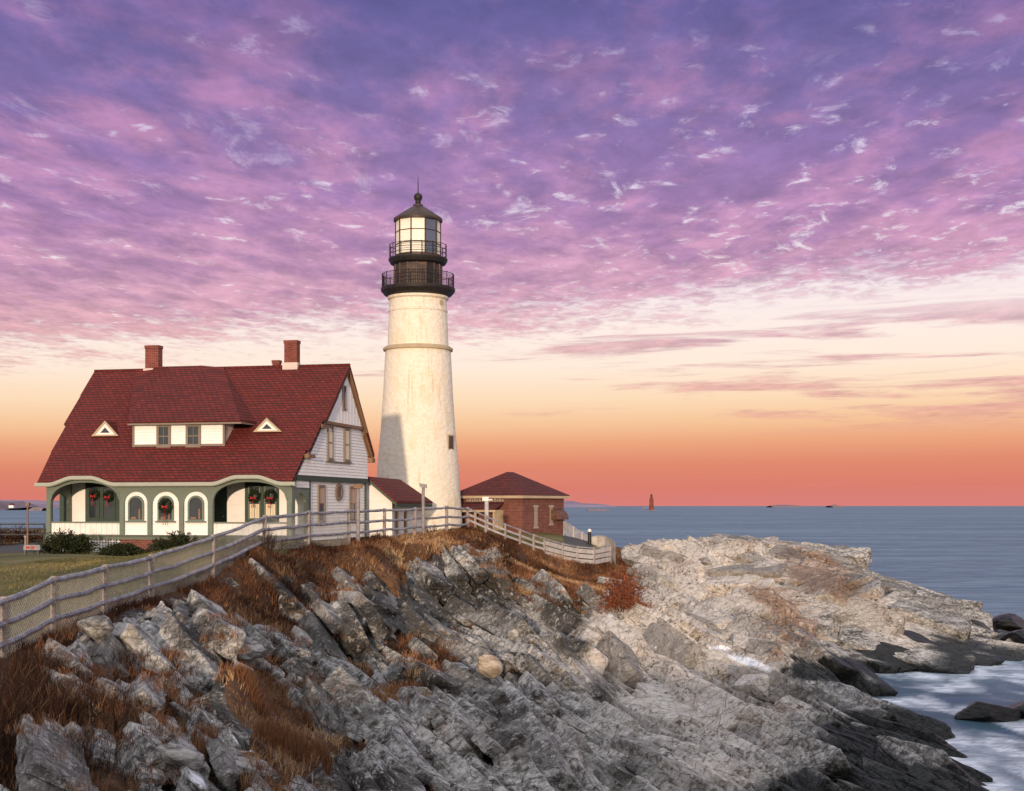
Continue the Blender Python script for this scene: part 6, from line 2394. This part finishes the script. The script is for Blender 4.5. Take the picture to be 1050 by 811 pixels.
# tufts rooted in the joints of the ledges
NT, PER = 1500, 34
vb_ok = np.where(blobs(VEG, _cpx, _cpy) > .30)[0]
ci_ = RNG.choice(vb_ok, NT)
cen = _CVA[ci_].astype(np.float64)
P = np.repeat(cen, PER, 0) + RNG.normal(0, 1, (NT * PER, 3)) * np.array([.16, .16, .03])
sz_t = np.repeat(RNG.uniform(.5, 1.3, NT), PER)
tt = np.repeat(RNG.normal(.42, .16, NT), PER) + RNG.normal(0, .12, NT * PER)
stuff(blades('tuft_grass', P, RNG.uniform(.10, .34, NT * PER) * sz_t, np.clip(P[:, 1] * .00042, .010, .03), RNG.uniform(.2, .9, NT * PER), tt, M_DRY))
NB = 30000
P, k = scatter(br * A * (veg > .2), NB)
Yk = Yg.ravel()[k]
tint = np.clip(.30 + RNG.normal(0, .22, NB) + (RNG.uniform(0, 1, NB) > .94) * .6, 0, 1)
stuff(blades('brush', P, RNG.uniform(.12, .75, NB) * np.where(Yk > 42, .5, 1.0), np.clip(Yk * .0004, .007, .02), RNG.uniform(.1, .6, NB), tint, M_BRUSH))
NL = 60000
P, k = scatter(lawn * (side < -.3) * (side > -26) * (PX < 560), NL)
Yk = Yg.ravel()[k]
pt_ = fbm(P[:, 0] / 2.0, P[:, 1] / 3.0, 4, 521)
stuff(blades('lawn_grass', P, RNG.uniform(.05, .12, NL), np.clip(Yk * .0005, .012, .03), RNG.uniform(.2, .9, NL), .45 + (pt_ - .5) * 1.4 + RNG.normal(0, .12, NL), M_LAWNB))

# tall russet clumps one can tell apart
for i, (px, py, rad, hh, n, lab) in enumerate(((300, 772, .78, .95, 2600, 'biggest tall russet grass clump at the bottom centre left'), (258, 712, .42, .85, 900, 'russet grass clump left of and behind the biggest one'),
                                               (326, 712, .36, .7, 700, 'small russet tuft against grey rock above the biggest grass clump'), (208, 765, .30, .65, 600, 'olive-tan grass tuft between snowy rocks at bottom left'))):
    yy = on_ray(px, py)
    c = gpt(px, yy)
    rr = rad * np.sqrt(RNG.uniform(0, 1, n))
    aa = RNG.uniform(0, 2 * math.pi, n)
    P = np.stack([rr * np.cos(aa), rr * np.sin(aa) * .8, np.array([ground(c.x + x, c.y + y) - c.z for x, y in zip(rr * np.cos(aa), rr * np.sin(aa) * .8)]) - .05], 1)
    base = .42 if i < 3 else .55
    o = blades('grass_clump', P, RNG.uniform(.40, .78, n) * hh * (1 - .35 * rr / rad), np.full(n, .010), RNG.uniform(.05, .38, n), base + RNG.normal(0, .13, n), M_DRY)
    o.location = c
    tag(o, lab, 'grass')


# bushes
def leaf_tint(n, lo=.0, hi=1.0):
    return np.repeat(RNG.uniform(lo, hi, n), 4)


M_EVER = plant_mat('bush_leaf', [(0, lin(.010, .014, .008)), (.6, lin(.030, .038, .017)), (1, lin(.075, .078, .032))])
M_RUSB = plant_mat('russet_leaf', [(0, lin(.06, .02, .012)), (.5, lin(.20, .06, .03)), (1, lin(.36, .15, .075))])
M_TWIG = simple('twig', lin(.055, .030, .022), .9, .4, 12)


def bush(name, c, rx, ry, rz, n, leaf, mat, lab, seed, spiky=.25, twigs=10, group=None):
    t = thing(name, lab, 'bush', c, 0, group)
    r = np.random.default_rng(seed)
    # shoots radiating from the base, leaves clustered along them
    ns = 150
    d = r.normal(0, 1, (ns, 3))
    d[:, 2] = np.abs(d[:, 2]) + .15
    d /= np.linalg.norm(d, axis=1)[:, None]
    ln = r.uniform(.72, 1.0 + spiky, ns)
    tips = d * ln[:, None]
    s = r.integers(0, ns, n)
    f = r.uniform(.35, 1.0, n) ** .6
    Pn = tips[s] * f[:, None] + r.normal(0, .06, (n, 3))
    Pn = Pn * np.array([rx, ry, rz])
    Pn[:, 2] = np.maximum(Pn[:, 2], -.05)
    d1 = tips[s] / np.linalg.norm(tips[s], axis=1)[:, None] + r.normal(0, .6, (n, 3))
    d1 /= np.linalg.norm(d1, axis=1)[:, None]
    d2 = np.cross(d1, r.normal(0, 1, (n, 3)))
    d2 /= np.linalg.norm(d2, axis=1)[:, None]
    sz = leaf * r.uniform(.6, 1.4, (n, 1))
    V = np.stack([Pn - d1 * sz, Pn + d2 * sz * .45, Pn + d1 * sz, Pn - d2 * sz * .45], 1).reshape(-1, 3)
    np_mesh('foliage', V, np.arange(n * 4, dtype=np.int32).reshape(-1, 4), mat, {'tint': np.repeat(np.clip(r.normal(.45, .22, n), 0, 1), 4)}, parent=t)
    mb = MB()
    for k in range(twigs):
        tp = tips[k] * np.array([rx, ry, rz])
        mb.tube([(0, 0, -.1), tuple(tp * .5 + r.normal(0, .05, 3)), tuple(tp * .95)], [.03, .018, .006], 4)
    mb.build('stem', M_TWIG, t, recalc=False)
    return t


sc_ = lambda px, Y: px * Y / F
for i, (px, py, Y, wpx, hpx, lab) in enumerate(((68.5, 567, 68.2, 28, 22, 'wide dark evergreen bush hiding the left porch base'), (126, 571, 67.2, 23, 14, 'lowest dark evergreen bush, in the middle before the brick foundation'),
                                                (180, 573, 66.2, 29, 27, 'tallest dark evergreen bush under the right arched window behind the fence'))):
    c = gpt(px, Y)
    top = H - (py - hpx - HZ) * Y / F
    bush('evergreen_bush', c, sc_(wpx, Y), 1.0, max(.5, top - c.z) * .92, 7000, .065, M_EVER, lab, 60 + i, .22)
yy = on_ray(637, 620)
pb = surf(637, 617)
yy = pb.y
bush('russet_bush', (pb.x, pb.y - .2, pb.z - .25), sc_(22, yy), .9, sc_(40, yy), 5200, .055, M_RUSB, 'russet red bush on the shoulder between board fence and outer ridge', 71, .3)
bush('hedge', gpt(8, 92), 3.6, .8, 1.05, 6000, .07, M_BRUSH, 'low dark brush growing behind the metal railing left of the house', 72, .3, 6)

# bare twig shrub against the fence
c = gpt(273, 51.3)
t = thing('bare_shrub', 'leafless twiggy shrub in front of the log fence before the right porch', 'shrub', c)
mb = MB()
r_ = random.Random(9)


def twig(p, d, ln, rad, lev):
    q = p + d * ln * .5 + Vector((r_.uniform(-.03, .03), r_.uniform(-.03, .03), 0))
    e = p + d * ln
    mb.tube([p, q, e], [rad, rad * .8, rad * .5], 4, cap=False)
    if lev > 0:
        for k in range(r_.randint(2, 4)):
            nd = (d + Vector((r_.uniform(-.65, .65), r_.uniform(-.5, .5), r_.uniform(-.1, .5)))).normalized()
            twig(p + d * ln * r_.uniform(.4, 1), nd, ln * r_.uniform(.5, .8), rad * .55, lev - 1)


for k in range(15):
    a = r_.uniform(0, 6.28)
    sp = r_.uniform(.15, .9)
    d = Vector((math.cos(a) * sp, math.sin(a) * sp * .6, 1)).normalized()
    twig(Vector((r_.uniform(-.35, .35), r_.uniform(-.2, .2), -.1)), d, r_.uniform(.4, .65), .017, 3)
mb.build('branch', M_TWIG, t, recalc=False)
# a second smaller shrub by the passage
for (px, Y, s_, lab) in ((384, 65.5, .55, 'small bare shrub behind the fence post beside the passage gable'), (443, 74, .5, 'small bare shrub at the fence before the lighthouse base')):
    c = gpt(px, Y)
    t2 = thing('bare_shrub', lab, 'shrub', c)
    mb = MB()
    for k in range(12):
        a = r_.uniform(0, 6.28)
        d = Vector((math.cos(a) * .5, math.sin(a) * .4, 1)).normalized()
        twig(Vector((r_.uniform(-.3, .3), 0, -.1)), d, r_.uniform(.35, .5) * s_ * 1.6, .013, 2)
    mb.build('branch', M_TWIG, t2, recalc=False)
